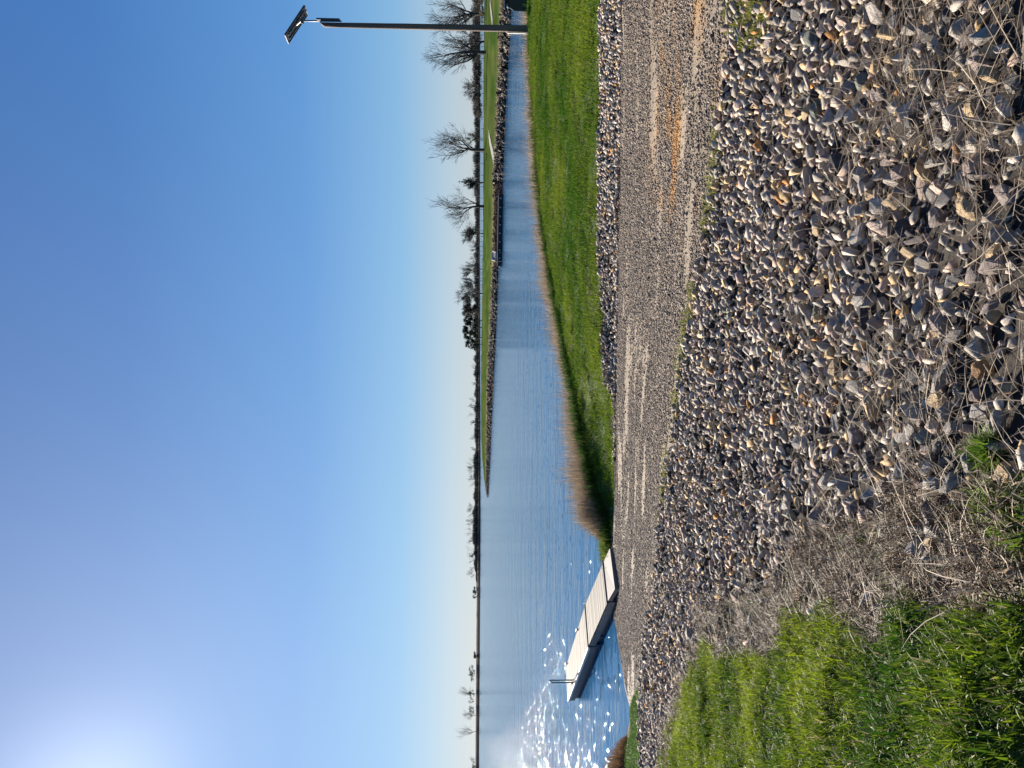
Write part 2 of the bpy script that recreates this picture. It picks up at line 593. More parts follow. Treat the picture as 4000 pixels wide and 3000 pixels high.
ROCK_Z = zone([(2860, 20), (2828, 350), (2790, 700), (2740, 1000), (2690, 1300), (2648, 1550), (2610, 1800), (2580, 2050), (2555, 2300), (2525, 2480), (2505, 2640), (2503, 2800), (2506, 2990),
               (2600, 2990), (2600, 2830), (2660, 2700), (2720, 2560), (2760, 2400), (2860, 2330), (3040, 2280), (3130, 2180), (3240, 2090), (3480, 1990), (3650, 1900), (4400, 1850), (4400, 20)])
r0 = hit(4400, 20); r1 = hit(2860, 20)
ROCK_Z = ROCK_Z + [(r0.x + 2.5, r0.y - 0.3), (r1.x + 4, r1.y - 0.2)]
ROCK2_Z = zone([(3600, 2100), (3640, 2290), (3790, 2320), (3930, 2230), (3900, 2000), (3760, 1950)])
lz = zone([(2590, 2990), (2600, 2850), (2660, 2740), (2716, 2640), (2745, 2540), (2900, 2530), (3073, 2494), (3150, 2420), (3232, 2390), (3330, 2440), (3430, 2470), (3560, 2360), (3774, 2379), (3870, 2330), (4400, 2150), (4400, 2990)])
LAWN_NEAR = lz + [(-1.0, -1.5), (-9, -1.5), (-14, 3)]
LAWN_LEFT = [(p.x, p.y) for p in LE] + [(-14, 9)] + zone([(2504, 2990), (2502, 2850), (2498, 2680), (2470, 2770), (2460, 2860)])
LAWN_FAR = [(p.x, p.y) for p in GE] + [(p.x, p.y) for p in reversed(LF)]
TUFTS = [zone(z) for z in ([(3850, 1830), (3840, 2000), (3900, 2090), (4200, 2150), (4200, 1780)], [(3800, 1660), (3830, 1790), (3960, 1800), (3960, 1640)])]
MOSS = zone([(2850, 5), (2840, 120), (2900, 200), (2990, 170), (3020, 60), (3000, 5)])

xs = np.concatenate([np.arange(-60, -14, 1.5), np.arange(-14, 10, 0.1), np.arange(10, 62, 0.4), np.arange(62, 150, 4)])
ys = np.concatenate([np.arange(-38, -4, 3), np.arange(-4, 1.5, 0.4), np.arange(1.5, 20, 0.1), np.arange(20, 34, 0.25), np.arange(34, 60, 2)])
GX, GY = np.meshgrid(xs, ys)
GZ = near_z(GX, GY)
ir = inpoly(RAMP_POLY, GX, GY)
GZ += np.where(ir, 0.0, (fbm(GX * 2.5, GY * 2.5, 3) - 0.5) * 0.11 + (fbm(GX * 0.7, GY * 0.7, 5) - 0.5) * 0.06)
GZ += np.where(ir, (vnoise((GX * RAX[0] + GY * RAX[1]) * 0.3, (GX * 0.52 + GY * 0.85) * 2.2, 9) - 0.5) * 0.035, 0)
RA = GX * RAX[0] + GY * RAX[1]              # along the ramp
RB = GX * 0.52 + GY * 0.85                  # across it


def ramp_color(ra, rb):
    rb = rb + (vnoise(ra * 0.45, rb * 0.3, 25) - 0.5) * 0.7
    st = fbm(ra * 0.55, rb * 2.9, 21, 3)
    st2 = fbm(ra * 0.5 + 9, rb * 5.0, 31, 2)
    base = np.stack([0.215 + 0 * ra, 0.17 + 0 * ra, 0.126 + 0 * ra], -1)
    pale = np.array([0.33, 0.27, 0.195])
    k = np.clip((st - 0.56) * 5, 0, 1)[..., None] * 0.75
    c = base * (1 - k) + pale * k
    c = c * (0.8 + 0.4 * st2)[..., None]
    low = np.clip((-8.5 - ra) / 4.0, 0, 1)[..., None]     # washed concrete-grey near the water
    c = c * (1 - 0.5 * low) + np.array([0.30, 0.27, 0.23]) * 0.5 * low
    return c


def orange_mask(ra, rb):
    m = np.clip((fbm(ra * 1.7, rb * 4.2, 77, 3) - 0.52) * 5, 0, 1)
    # a rust-orange trail along the uphill half of the ramp
    cx = np.exp(-((rb - RBO) / 1.0) ** 2) * np.clip((fbm(ra * 0.55, rb * 0.9, 83, 2) - 0.30) * 5, 0, 1)
    return m * cx * (ra > RAO)


_o1 = ramp_pt(2650, 480); _o0 = ramp_pt(2630, 800)
RBO = _o1.x * 0.52 + _o1.y * 0.85
RAO = _o0.x * RAX[0] + _o0.y * RAX[1] - 0.3
gc = np.zeros(GX.shape + (3,))
gc[:] = (0.045, 0.033, 0.024)
gc[inpoly(ROCK_Z, GX, GY) | inpoly(ROCK2_Z, GX, GY)] = (0.04, 0.033, 0.028)
green = inpoly(LAWN_NEAR, GX, GY) | inpoly(LAWN_FAR, GX, GY) | inpoly(LAWN_LEFT, GX, GY)
gn = fbm(GX * 0.8, GY * 0.8, 41)[..., None]
gcol = np.array([0.05, 0.085, 0.018]) * (1 - gn) + np.array([0.085, 0.11, 0.025]) * gn
gc = np.where(green[..., None], gcol, gc)
gc = np.where(ir[..., None], ramp_color(RA, RB), gc)
om = orange_mask(RA, RB)[..., None] * ir[..., None]
gc = gc * (1 - om * 0.75) + np.array([0.5, 0.24, 0.05]) * om * 0.75
verts = np.stack([GX, GY, GZ], -1).reshape(-1, 3)
ny, nx = GX.shape
idx = np.arange(ny * nx).reshape(ny, nx)
quads = np.stack([idx[:-1, :-1], idx[:-1, 1:], idx[1:, 1:], idx[1:, :-1]], -1).reshape(-1, 4)
qc = verts[quads].mean(1)
isr = inpoly(RAMP_POLY, qc[:, 0], qc[:, 1])


def sub_mesh(name, q, col):
    u, inv = np.unique(q, return_inverse=True)
    return np_mesh(name, verts[u], inv.reshape(q.shape), col.reshape(-1, 3)[u], True)


tag(link('ground', sub_mesh('ground', quads[~isr], gc), M_GROUND), 'brown soil bank under the stones and grass', kind='structure')
tag(link('boat_ramp', sub_mesh('boat_ramp', quads[isr], gc), M_RAMP), 'gravel boat ramp running down into the lake', kind='structure')

# lake: one sheet to the horizon
me = np_mesh('lake', np.array([[-9000, -200, 0], [9000, -200, 0], [9000, 12000, 0], [-9000, 12000, 0]]), np.array([[0, 1, 2, 3]]))
tag(link('lake', me, M_WATER), 'rippled blue lake', kind='structure')


# ------------------------------------------------------------------ blades, stems, stones in bulk
def ribbons(base, h, w, az, lean, bend, col, nseg=3, side=None, twist=None):
    """curved tapering blades: base (N,3), height, width, azimuth, first lean from vertical, extra bend"""
    n = len(base)
    t = np.linspace(0, 1, nseg + 1)
    dirv = np.stack([np.cos(az), np.sin(az)], -1)
    perp = np.stack([-np.sin(az), np.cos(az)], -1)
    if twist is not None:
        pw = np.stack([-np.sin(az + twist), np.cos(az + twist)], -1)
    else:
        pw = perp
    pos = np.zeros((n, nseg + 1, 3))
    pos[:, 0] = base
    for i in range(1, nseg + 1):
        a = lean + bend * (t[i] - 0.5 / nseg)
        st = h / nseg
        pos[:, i, :2] = pos[:, i - 1, :2] + (np.sin(a) * st)[:, None] * dirv
        pos[:, i, 2] = pos[:, i - 1, 2] + np.cos(a) * st
        if side is not None:
            pos[:, i, :2] += (side * st * t[i])[:, None] * perp
    v = np.zeros((n, 2 * nseg + 1, 3))
    for i in range(nseg):
        ww = (w * 0.5 * (1 - t[i] ** 1.6 * 0.75))[:, None]
        v[:, 2 * i] = pos[:, i]; v[:, 2 * i + 1] = pos[:, i]
        v[:, 2 * i, :2] -= ww * pw; v[:, 2 * i + 1, :2] += ww * pw
    v[:, 2 * nseg] = pos[:, nseg]
    k = 2 * nseg + 1
    tris = []
    for i in range(nseg - 1):
        a = 2 * i
        tris += [(a, a + 1, a + 3), (a, a + 3, a + 2)]
    a = 2 * (nseg - 1)
    tris += [(a, a + 1, a + 2)]
    tr = np.array(tris)
    faces = (np.arange(n)[:, None, None] * k + tr[None]).reshape(-1, 3)
    cc = np.repeat(col[:, None, :], k, 1).reshape(-1, 3)
    return v.reshape(-1, 3), faces, cc


def merge(parts):
    vs, fs, cs, o = [], [], [], 0
    for v, f, c in parts:
        vs.append(v); fs.append(f + o); cs.append(c); o += len(v)
    return np.concatenate(vs), np.concatenate(fs), np.concatenate(cs)


def ground_z(x, y):
    z = near_z(x, y)
    return z + (fbm(x * 2.5, y * 2.5, 3) - 0.5) * 0.11 + (fbm(x * 0.7, y * 0.7, 5) - 0.5) * 0.06


def ragged(poly, x, y, amt=0.35):
    return inpoly(poly, x + (fbm(x * 2.1, y * 2.1, 401) - 0.5) * 2 * amt, y + (fbm(x * 2.1, y * 2.1, 409) - 0.5) * 2 * amt)


def scatter(poly, n, inview=True, margin=150, rag=0.0):
    p = np.array(poly)
    lo, hi = p.min(0), p.max(0)
    out = np.zeros((0, 2))
    tries = 0
    while len(out) < n and tries < 60:
        q = rng.uniform(lo, hi, (n * 2, 2))
        q = q[ragged(poly, q[:, 0], q[:, 1], rag)] if rag else q[inpoly(poly, q[:, 0], q[:, 1])]
        if inview and len(q):
            a, b, d = proj(np.column_stack([q, np.full(len(q), 1.0)]))
            q = q[(b > -margin * 3) & (b < 3000 + margin * 3) & (a < 4000 + margin * 6) & (q[:, 1] > 0.8)]
        out = np.concatenate([out, q]); tries += 1
    return out[:n]


def mixc(a, b, t):
    return np.array(a)[None] * (1 - t[:, None]) + np.array(b)[None] * t[:, None]


# --- near lawn
def grass_patch(poly, n, h0, h1, w0, w1, seed, ca, cb, nseg=3, dense=0.0, clump=1.2, rag=0.0, straw_share=0.04):
    q = scatter(poly, n, rag=rag)
    x, y = q[:, 0], q[:, 1]
    z = ground_z(x, y)
    cl = fbm(x * clump, y * clump, seed, 3)
    cl2 = fbm(x * clump * 5, y * clump * 5, seed + 3, 2)
    kp = rng.random(len(x)) < np.clip(0.35 + dense + cl2 * 1.0, 0, 1)
    x, y, z, cl, cl2 = x[kp], y[kp], z[kp], cl[kp], cl2[kp]
    m = len(x)
    h = rng.uniform(h0, h1, m) * (0.45 + 1.1 * cl2)
    w = rng.uniform(w0, w1, m)
    tt = np.clip(cl * 1.6 - 0.3 + rng.normal(0, 0.22, m), 0, 1)
    col = mixc(ca, cb, tt)
    dead = rng.random(m) < straw_share
    col[dead] = np.array([0.30, 0.25, 0.13]) * rng.uniform(0.6, 1.1, (dead.sum(), 1))
    az = rng.uniform(0, 2 * math.pi, m)
    return ribbons(np.column_stack([x, y, z - 0.004]), h, w, az, rng.uniform(0.05, 0.7, m), rng.uniform(0.1, 1.3, m), col, nseg, twist=rng.uniform(-0.6, 0.6, m))


G1, G2 = (0.03, 0.085, 0.006), (0.235, 0.30, 0.015)
parts = [grass_patch(LAWN_NEAR, 120000, 0.04, 0.11, 0.0045, 0.0105, 51, G1, G2, 4, -0.05, 1.2, 0.25)]
for tz in TUFTS:
    parts.append(grass_patch(tz, 1300, 0.03, 0.09, 0.005, 0.010, 61, (0.04, 0.10, 0.01), (0.17, 0.25, 0.03), 4, 0.0, 1.2, 0.25))
v, f, c = merge(parts)
tag(link('grass', np_mesh('near_grass', v, f, c), M_BLADE), 'long fresh green grass in the near corner beside the dry thatch', kind='stuff')

parts = [grass_patch(LAWN_FAR, 330000, 0.02, 0.11, 0.008, 0.017, 71, (0.036, 0.11, 0.007), (0.175, 0.235, 0.02), 2, -0.06, 0.6, 0.0, 0.03),
         grass_patch(LAWN_LEFT, 16000, 0.03, 0.07, 0.006, 0.012, 81, (0.05, 0.12, 0.02), (0.10, 0.19, 0.035), 2, 0.5)]
# long grass along the lip of the bank, backlit darkness put into its colour
ln = np.array([(p.x, p.y, p.z) for p in LF])


def along(line, n):
    line = np.asarray(line, float)
    seg = np.hypot(*(np.diff(line[:, :2], axis=0).T))
    cum = np.concatenate([[0], np.cumsum(seg)])
    s = np.sort(rng.uniform(0, cum[-1], n))
    out = np.stack([np.interp(s, cum, line[:, k]) for k in range(line.shape[1])], -1)
    i = np.clip(np.searchsorted(cum, s) - 1, 0, len(seg) - 1)
    d = np.diff(line[:, :2], axis=0)[i]
    d /= np.linalg.norm(d, axis=1)[:, None]
    return out, d


pts, d = along(ln, 42000)
kp = rng.random(len(pts)) < np.clip(1.3 - (pts[:, 0] + 1) / 9.0, 0.12, 1)
pts, d = pts[kp], d[kp]
off = np.abs(rng.normal(0, 0.6, len(pts)))
nrm = np.stack([d[:, 1], -d[:, 0]], -1)      # LF runs right to left: this points away from the land
_t = pts[len(pts) // 2, :2] + nrm[len(pts) // 2]
if inpoly(LAND, np.array([_t[0]]), np.array([_t[1]]))[0]: nrm = -nrm
x = pts[:, 0] + nrm[:, 0] * (off - 0.12); y = pts[:, 1] + nrm[:, 1] * (off - 0.12)
z = near_z(x, y)
m = len(x)
parts.append(ribbons(np.column_stack([x, y, z]), rng.uniform(0.12, 0.34, m) * (0.5 + fbm(x * 0.9, y * 0.9, 15)), rng.uniform(0.008, 0.018, m), rng.uniform(0, 6.28, m), rng.uniform(0, 0.5, m), rng.uniform(0.1, 0.9, m),
                     mixc((0.025, 0.065, 0.015), (0.06, 0.12, 0.02), rng.random(m)), 2))
v, f, c = merge(parts)
tag(link('lawn', np_mesh('lawn', v, f, c), M_LAWN), 'mown green lawn between the stone strip and the reeds', kind='stuff')

# --- moss and small weeds on the edge of the ramp
edge = np.array([tuple(p) for p in NE[2:9]])
pts, d = along(edge, 9000)
pts[:, :2] += rng.normal(0, 0.09, (len(pts), 2))
kp = fbm(pts[:, 0] * 1.6, pts[:, 1] * 1.6, 91) > 0.47
pts = pts[kp]
q = scatter(MOSS, 2600)
pts = np.concatenate([pts[:, :2], q])
m = len(pts)
v, f, c = ribbons(np.column_stack([pts, ground_z(pts[:, 0], pts[:, 1]) + 0.012]), rng.uniform(0.015, 0.06, m), rng.uniform(0.004, 0.009, m), rng.uniform(0, 6.28, m), rng.uniform(0, 1.0, m), rng.uniform(0, 1, m),
                  mixc((0.10, 0.13, 0.02), (0.28, 0.27, 0.06), rng.random(m)), 2)
tag(link('weeds', np_mesh('weeds', v, f, c), M_BLADE), 'yellow green weeds along the edge of the gravel ramp', kind='stuff')

# --- dry thatch between stones and grass, and among the near stones
THATCH = zone([(2600, 2990), (2590, 2840), (2640, 2700), (2700, 2560), (2740, 2400), (2850, 2310), (3030, 2250), (3120, 2150), (3240, 2060), (3480, 1960), (3700, 1860), (4400, 1780),
               (4400, 2180), (3774, 2400), (3560, 2400), (3430, 2500), (3232, 2430), (3073, 2520), (2900, 2550), (2745, 2570), (2716, 2660), (2640, 2860), (2630, 2990)])


def straw(poly, n, l0, l1, w0, w1, ca, cb, lift=0.03, mask=None, lean=(0.9, 1.65)):
    q = scatter(poly, n, rag=0.18)
    if mask is not None: q = q[mask(q[:, 0], q[:, 1])]
    m = len(q)
    z = ground_z(q[:, 0], q[:, 1]) + rng.uniform(0, lift, m)
    col = mixc(ca, cb, rng.random(m)) * rng.uniform(0.6, 1.15, (m, 1))
    return ribbons(np.column_stack([q, z]), rng.uniform(l0, l1, m), rng.uniform(w0, w1, m), rng.uniform(0, 6.28, m), rng.uniform(lean[0], lean[1], m), rng.normal(0.0, 0.5, m), col, 3,
                   side=rng.normal(0, 0.45, m))


tmask = lambda x, y: rng.random(len(x)) < np.clip((fbm(x * 3.2, y * 3.2, 131) - 0.30) * 2.6, 0.10, 1)
parts = [straw(THATCH, 42000, 0.03, 0.10, 0.002, 0.0055, (0.028, 0.015, 0.008), (0.20, 0.115, 0.06), 0.05, tmask, (0.5, 1.6)),
         straw(THATCH, 16000, 0.03, 0.12, 0.002, 0.005, (0.12, 0.085, 0.05), (0.42, 0.33, 0.22), 0.06, tmask, (0.5, 1.6)),
         straw(THATCH, 700, 0.15, 0.35, 0.0025, 0.005, (0.2, 0.15, 0.1), (0.46, 0.38, 0.27), 0.08),
         straw(LAWN_NEAR, 5000, 0.03, 0.09, 0.002, 0.004, (0.16, 0.12, 0.07), (0.38, 0.31, 0.2), 0.03, lambda x, y: fbm(x * 1.3, y * 1.3, 99) > 0.5)]
x_, y_ = None, None
parts.append(grass_patch(THATCH, 9000, 0.02, 0.07, 0.003, 0.007, 53, (0.05, 0.10, 0.01), (0.18, 0.22, 0.03), 3, -0.35))


def near_mask(x, y):
    a, b, dd = proj(np.column_stack([x, y, ground_z(x, y)]))
    return rng.random(len(x)) < np.clip((a - 2950) / 750, 0.03, 1) * np.clip(fbm(x * 1.7, y * 1.7, 101) * 2.6 - 0.65, 0.12, 1)


parts.append(straw(ROCK_Z, 90000, 0.03, 0.12, 0.0018, 0.004, (0.06, 0.04, 0.025), (0.32, 0.24, 0.16), 0.085, near_mask))
parts.append(straw(ROCK_Z, 8000, 0.14, 0.42, 0.002, 0.0042, (0.22, 0.17, 0.12), (0.52, 0.43, 0.31), 0.10, near_mask, (1.1, 1.6)))
v, f, c = merge(parts)
tag(link('dry_thatch', np_mesh('dry_thatch', v, f, c), M_STRAW), 'tangled dry straw thatch between the stones and the green grass', kind='stuff')

# --- reeds
reed_top = [(-900, 2028), (-400, 2032), (100, 2034), (300, 2042), (500, 2050), (700, 2062), (900, 2080), (1000, 2085), (1200, 2128), (1350, 2150), (1500, 2185), (1650, 2200), (1720, 2190), (1800, 2205), (1850, 2195), (1900, 2222), (1970, 2232), (2040, 2262), (2080, 2300), (2120, 2340), (2150, 2372)]
RT_Y = np.array([a for a, b in reed_top], float); RT_X = np.array([b for a, b in reed_top], float)
parts = []
for layer, (n, dmin, dmax, ca, cb, hk) in enumerate([(80000, 0.5, 2.2, (0.21, 0.155, 0.11), (0.60, 0.50, 0.375), 1.0), (22000, 0.15, 1.0, (0.28, 0.20, 0.11), (0.64, 0.51, 0.33), 0.85)]):
    pts, d = along(ln[1:], n)
    w8 = rng.random(n) < np.where(pts[:, 0] > 9, 0.85, 1)
    nrm2 = np.stack([d[:, 1], -d[:, 0]], -1)
    tt = pts[:, :2] + nrm2 * 0.5
    nrm2 = np.where(inpoly(LAND, tt[:, 0], tt[:, 1])[:, None], -nrm2, nrm2)
    off = rng.uniform(dmin, dmax, n) * np.clip((pts[:, 2] - 0.1) / 0.6, 0.35, 1)
    x = pts[:, 0] + nrm2[:, 0] * off; y = pts[:, 1] + nrm2[:, 1] * off
    z = np.maximum(near_z(x, y), -0.1)
    a, b, dep = proj(np.column_stack([x, y, z]))
    top = np.interp(b, RT_Y, RT_X) + rng.normal(0, 6, n)
    hh = (a - top) / F * dep * hk * (0.58 + 0.36 * rng.random(n) ** 0.9 + 0.32 * (rng.random(n) < 0.07) + 0.6 * (fbm(x * 1.6, y * 1.6, 88) - 0.5))
    ok = (hh > 0.12) & (hh < 2.6)
    m = ok.sum()
    col = mixc(ca, cb, rng.random(m))
    parts.append(ribbons(np.column_stack([x, y, z])[ok], hh[ok], rng.uniform(0.008, 0.02, m), rng.uniform(0, 6.28, m), np.abs(rng.normal(0, 0.16, m)), rng.normal(0.1, 0.35, m), col, 3))
# reeds by the near left waterline
lr = [P(2452, 2868, 0.05), P(2452, 2930, 0.1), P(2446, 3010, 0.12), P(2442, 3300, 0.2)]
pts, d = along(np.array([tuple(p) for p in lr]), 5000)
pts[:, 1] += rng.uniform(0, 1.1, 5000)
m = 5000
zz = np.maximum(near_z(pts[:, 0], pts[:, 1]), -0.05)
a, b, dep = proj(np.column_stack([pts[:, :2], zz]))
tp = np.interp(b, [2870, 2900, 2950, 3000, 3300], [2445, 2405, 2365, 2340, 2320])
hh = np.clip((a - tp) / F * dep, 0.03, 1.4) * rng.uniform(0.5, 1.05, m)
parts.append(ribbons(np.column_stack([pts[:, :2], zz]), hh, rng.uniform(0.006, 0.014, m), rng.uniform(0, 6.28, m), np.abs(rng.normal(0, 0.25, m)), rng.normal(0.2, 0.5, m), mixc((0.16, 0.09, 0.045), (0.40, 0.26, 0.13), rng.random(m)), 3))
v, f, c = merge(parts)
tag(link('reeds', np_mesh('reeds', v, f, c), M_STRAW), 'dry brown reeds along the lake edge behind the lawn', kind='stuff')

# --- green leafy weeds at the tip of the lawn by the dock
tip = [P(2375, 2050, 0.3), P(2382, 2100, 0.22), P(2384, 2160, 0.15), P(2388, 2190, 0.1)]
pts, d = along(np.array([tuple(p) for p in tip]), 2600)
pts[:, :2] += rng.normal(0, 0.16, (2600, 2)); pts[:, 1] += 0.25
m = 2600
zz = np.maximum(near_z(pts[:, 0], pts[:, 1]), 0)
v, f, c = ribbons(np.column_stack([pts[:, :2], zz]), rng.uniform(0.08, 0.32, m), rng.uniform(0.012, 0.03, m), rng.uniform(0, 6.28, m), rng.uniform(0, 0.6, m), rng.uniform(0, 0.8, m), mixc((0.05, 0.10, 0.02), (0.22, 0.24, 0.05), rng.random(m)), 3)
tag(link('leafy_weeds', np_mesh('leafy_weeds', v, f, c), M_BLADE), 'leafy green weeds on the lawn tip beside the dock plate', kind='stuff')


# ------------------------------------------------------------------ stones
def hull(npts, seed, bev):
    r_ = random.Random(seed)
    bm = bmesh.new()
    for _ in range(npts):
        p = Vector((r_.gauss(0, 1), r_.gauss(0, 1), r_.gauss(0, 1))).normalized()
        p *= r_.uniform(0.8, 1.0)
        bm.verts.new(p)
    res = bmesh.ops.convex_hull(bm, input=bm.verts)
    bmesh.ops.delete(bm, geom=list(set(res['geom_interior'] + res['geom_unused'])), context='VERTS')
    if bev:
        bmesh.ops.dissolve_limit(bm, angle_limit=0.35, verts=bm.verts, edges=bm.edges)
        bmesh.ops.bevel(bm, geom=list(bm.edges), offset=bev, segments=2, affect='EDGES', clamp_overlap=True)
    bmesh.ops.triangulate(bm, faces=bm.faces)
    bmesh.ops.recalc_face_normals(bm, faces=bm.faces)
    return bm


LOW = []
for i in range(10):
    bm = hull(10, 100 + i, 0)
    bm.verts.index_update()
    LOW.append((np.array([v_.co[:] for v_ in bm.verts]), np.array([[w_.index for w_ in f_.verts] for f_ in bm.faces])))
    bm.free()
HI = []
for i in range(16):
    bm = hull(11 + i % 5, 300 + i, 0.055)
    me = bpy.data.meshes.new('stone')
    bm.to_mesh(me); bm.free()
    me.materials.append(M_ROCK)
    HI.append(me)


def rotmats(n, tilt=0.6):
    a = rng.uniform(0, 2 * np.pi, n); b = rng.normal(0, tilt, n); c_ = rng.normal(0, tilt, n)
    z0 = np.zeros(n); o1 = np.ones(n)
    Rz = np.stack([np.stack([np.cos(a), -np.sin(a), z0], -1), np.stack([np.sin(a), np.cos(a), z0], -1), np.stack([z0, z0, o1], -1)], -2)
    Rx = np.stack([np.stack([o1, z0, z0], -1), np.stack([z0, np.cos(b), -np.sin(b)], -1), np.stack([z0, np.sin(b), np.cos(b)], -1)], -2)
    Ry = np.stack([np.stack([np.cos(c_), z0, np.sin(c_)], -1), np.stack([z0, o1, z0], -1), np.stack([-np.sin(c_), z0, np.cos(c_)], -1)], -2)
    return Rz @ Rx @ Ry


def bulk_stones(pos, size, col, tilt=0.6):
    n = len(pos)
    R = rotmats(n, tilt)
    var = rng.integers(0, len(LOW), n)
    parts = []
    for k in range(len(LOW)):
        s = np.where(var == k)[0]
        if not len(s): continue
        lv, lf = LOW[k]
        vv = lv[None] * size[s][:, None, :]
        vv = np.einsum('nij,nkj->nki', R[s], vv) + pos[s][:, None, :]
        ff = lf[None] + (np.arange(len(s)) * len(lv))[:, None, None]
        parts.append((vv.reshape(-1, 3), ff.reshape(-1, 3), np.repeat(col[s][:, None], len(lv), 1).reshape(-1, 3)))
    return merge(parts)


KINDS = [('pale grey', (0.39, 0.365, 0.335)), ('grey', (0.265, 0.25, 0.23)), ('purple grey', (0.215, 0.18, 0.17)), ('tan', (0.45, 0.34, 0.20)), ('dark slate', (0.05, 0.05, 0.055)), ('rusty orange', (0.40, 0.21, 0.08)), ('green grey', (0.15, 0.17, 0.15)), ('pinkish', (0.40, 0.32, 0.28))]
KW = np.array([0.24, 0.29, 0.15, 0.11, 0.10, 0.013, 0.02, 0.077])
KC = np.array([k[1] for k in KINDS]) * np.array([1.13, 1.06, 0.97])


def stone_field(poly, step, jit=0.5):
    p = np.array(poly); lo, hi = p.min(0), p.max(0)
    gx, gy = np.meshgrid(np.arange(lo[0], hi[0], step), np.arange(lo[1], hi[1], step))
    x = gx.ravel() + rng.uniform(-jit, jit, gx.size) * step
    y = gy.ravel() + rng.uniform(-jit, jit, gx.size) * step
    k = inpoly(poly, x, y)
    return x[k], y[k]


x1, y1 = stone_field(ROCK_Z, 0.066)
x2, y2 = stone_field(ROCK_Z, 0.105)
x3, y3 = stone_field(ROCK2_Z, 0.13)
x4, y4 = stone_field(THATCH, 0.15)
k4 = fbm(x4 * 2.2, y4 * 2.2, 143) > 0.5
x3, y3 = np.concatenate([x3, x4[k4]]), np.concatenate([y3, y4[k4]])
sx = np.concatenate([x1, x2, x3]); sy = np.concatenate([y1, y2, y3])
lift = np.concatenate([np.zeros(len(x1)), np.full(len(x2), 0.025), np.full(len(x3), 0.0)])
sz = np.concatenate([rng.uniform(0.02, 0.043, len(x1)), rng.uniform(0.026, 0.055, len(x2)), rng.uniform(0.03, 0.07, len(x3))])
gz = ground_z(sx, sy)
a, b, dep = proj(np.column_stack([sx, sy, gz]))
inv = (a > 2350) & (a < 4330) & (b > -250) & (b < 3250)
# fewer loose stones where the straw thickens towards the viewer
kp = rng.random(len(sx)) < np.where(a > 3500, np.clip(1.25 - (a - 3500) / 900, 0.6, 1), 1)
s_ = inv & kp
sx, sy, gz, sz, lift, dep, a, b = [q[s_] for q in (sx, sy, gz, sz, lift, dep, a, b)]
ns = len(sx)
kind = rng.choice(len(KINDS), ns, p=KW / KW.sum())
sz = sz * np.interp(a, [2500, 3300, 4000], [1.05, 0.95, 0.8])
size = np.column_stack([sz * rng.uniform(1.0, 1.7, ns), sz * rng.uniform(0.75, 1.15, ns), sz * rng.uniform(0.4, 0.85, ns)])
# stones one can find in the photo: (ox, oy, length in photo px, kind, label)
SPECIAL = [(3489, 130, 85, 3, 'tan upright slab among grey stones near the lower right'), (3489, 239, 62, 3, 'cream stone with a dark rusty neighbour below the tan upright slab'),
           (3066, 385, 70, 4, 'dark blue grey boulder close to the ramp edge'), (2941, 434, 58, 4, 'black square stone touching the gravel edge'),
           (3245, 108, 85, 2, 'purple banded stone under the mossy weeds'), (3190, 390, 62, 0, 'pale triangular stone beside the dark blue boulder'),
           (3424, 445, 60, 1, 'rounded speckled grey stone among loose straw'), (3386, 315, 70, 6, 'dark green grey stone above the cream stone'),
           (3809, 618, 60, 5, 'bright orange stone beside a black block'), (3939, 618, 85, 4, 'black block beside the bright orange stone'),
           (3329, 776, 80, 4, 'flat black stone left of a tan stone pair'), (3429, 770, 70, 3, 'tan cracked stone beside the flat black stone'),
           (3695, 564, 75, 0, 'round pale stone in straw above the orange stone'), (3928, 575, 85, 0, 'whitish long stone on top of the black block'),
           (3478, 347, 85, 2, 'dark purple stone with a pale lit rim'), (3955, 760, 105, 2, 'large purple grey stone at the near edge'),
           (3353, 920, 66, 3, 'cream stone of a small cream cluster'), (3581, 992, 80, 3, 'tan freckled stone with a rusty hollow'),
           (3424, 1030, 95, 4, 'big black stone in the middle of the slope'), (3738, 1100, 66, 0, 'pale oval stone wrapped in dry stems'),
           (3830, 1079, 85, 2, 'dark purple boulder with a pale cap'), (3516, 1301, 90, 0, 'pale pitted egg shaped stone'), (3500, 1415, 85, 7, 'pinkish striped stone below the pitted stone'),
           (3592, 1459, 100, 4, 'long black block with a yellow end'), (3424, 1437, 60, 5, 'brown square stone left of the pinkish stone'),
           (3440, 1583, 120, 3, 'large cream wedge stone casting a deep shadow'), (3136, 1215, 58, 0, 'small white stone under a black one'),
           (3130, 1160, 60, 4, 'small black stone above the white one'), (3228, 987, 58, 7, 'pale pinkish stone in the upper slope'),
           (3359, 1708, 80, 2, 'round purple grey boulder half in straw'), (3646, 1762, 72, 7, 'pink tan stone near the green weeds'),
           (3268, 1880, 110, 1, 'large rounded grey boulder with a lit crest'), (3550, 1850, 110, 1, 'tilted grey slab beside the thatch'),
           (3094, 1973, 72, 0, 'pale pointed stone at the thatch border'), (3217, 2031, 100, 2, 'long dark stone in two lit ridges'),
           (3760, 2002, 110, 3, 'long tan stone lying in the straw'), (3753, 2133, 90, 4, 'dark stone with white flanks in the straw'), (3818, 2140, 55, 3, 'cream chip stone beside the white flanked stone'),
           (3745, 2234, 70, 3, 'flat cream stone by the green grass'), (3752, 2285, 56, 0, 'small pale stone nearest the green grass'), (3637, 2154, 66, 0, 'angular white stone in brown straw'),
           (3861, 2198, 72, 0, 'pale striped stone at the grass corner'), (2718, 2473, 70, 1, 'lone grey stone at the far end of the thatch'), (2490, 985, 20, 4, 'small black stone lying alone on the gravel ramp'), (2455, 1842, 14, 0, 'tiny white stone on the ramp near the dock'), (2457, 1876, 14, 0, 'tiny white stone on the ramp nearest the dock')]
spos = []
GRP = 'stones of the riprap slope'
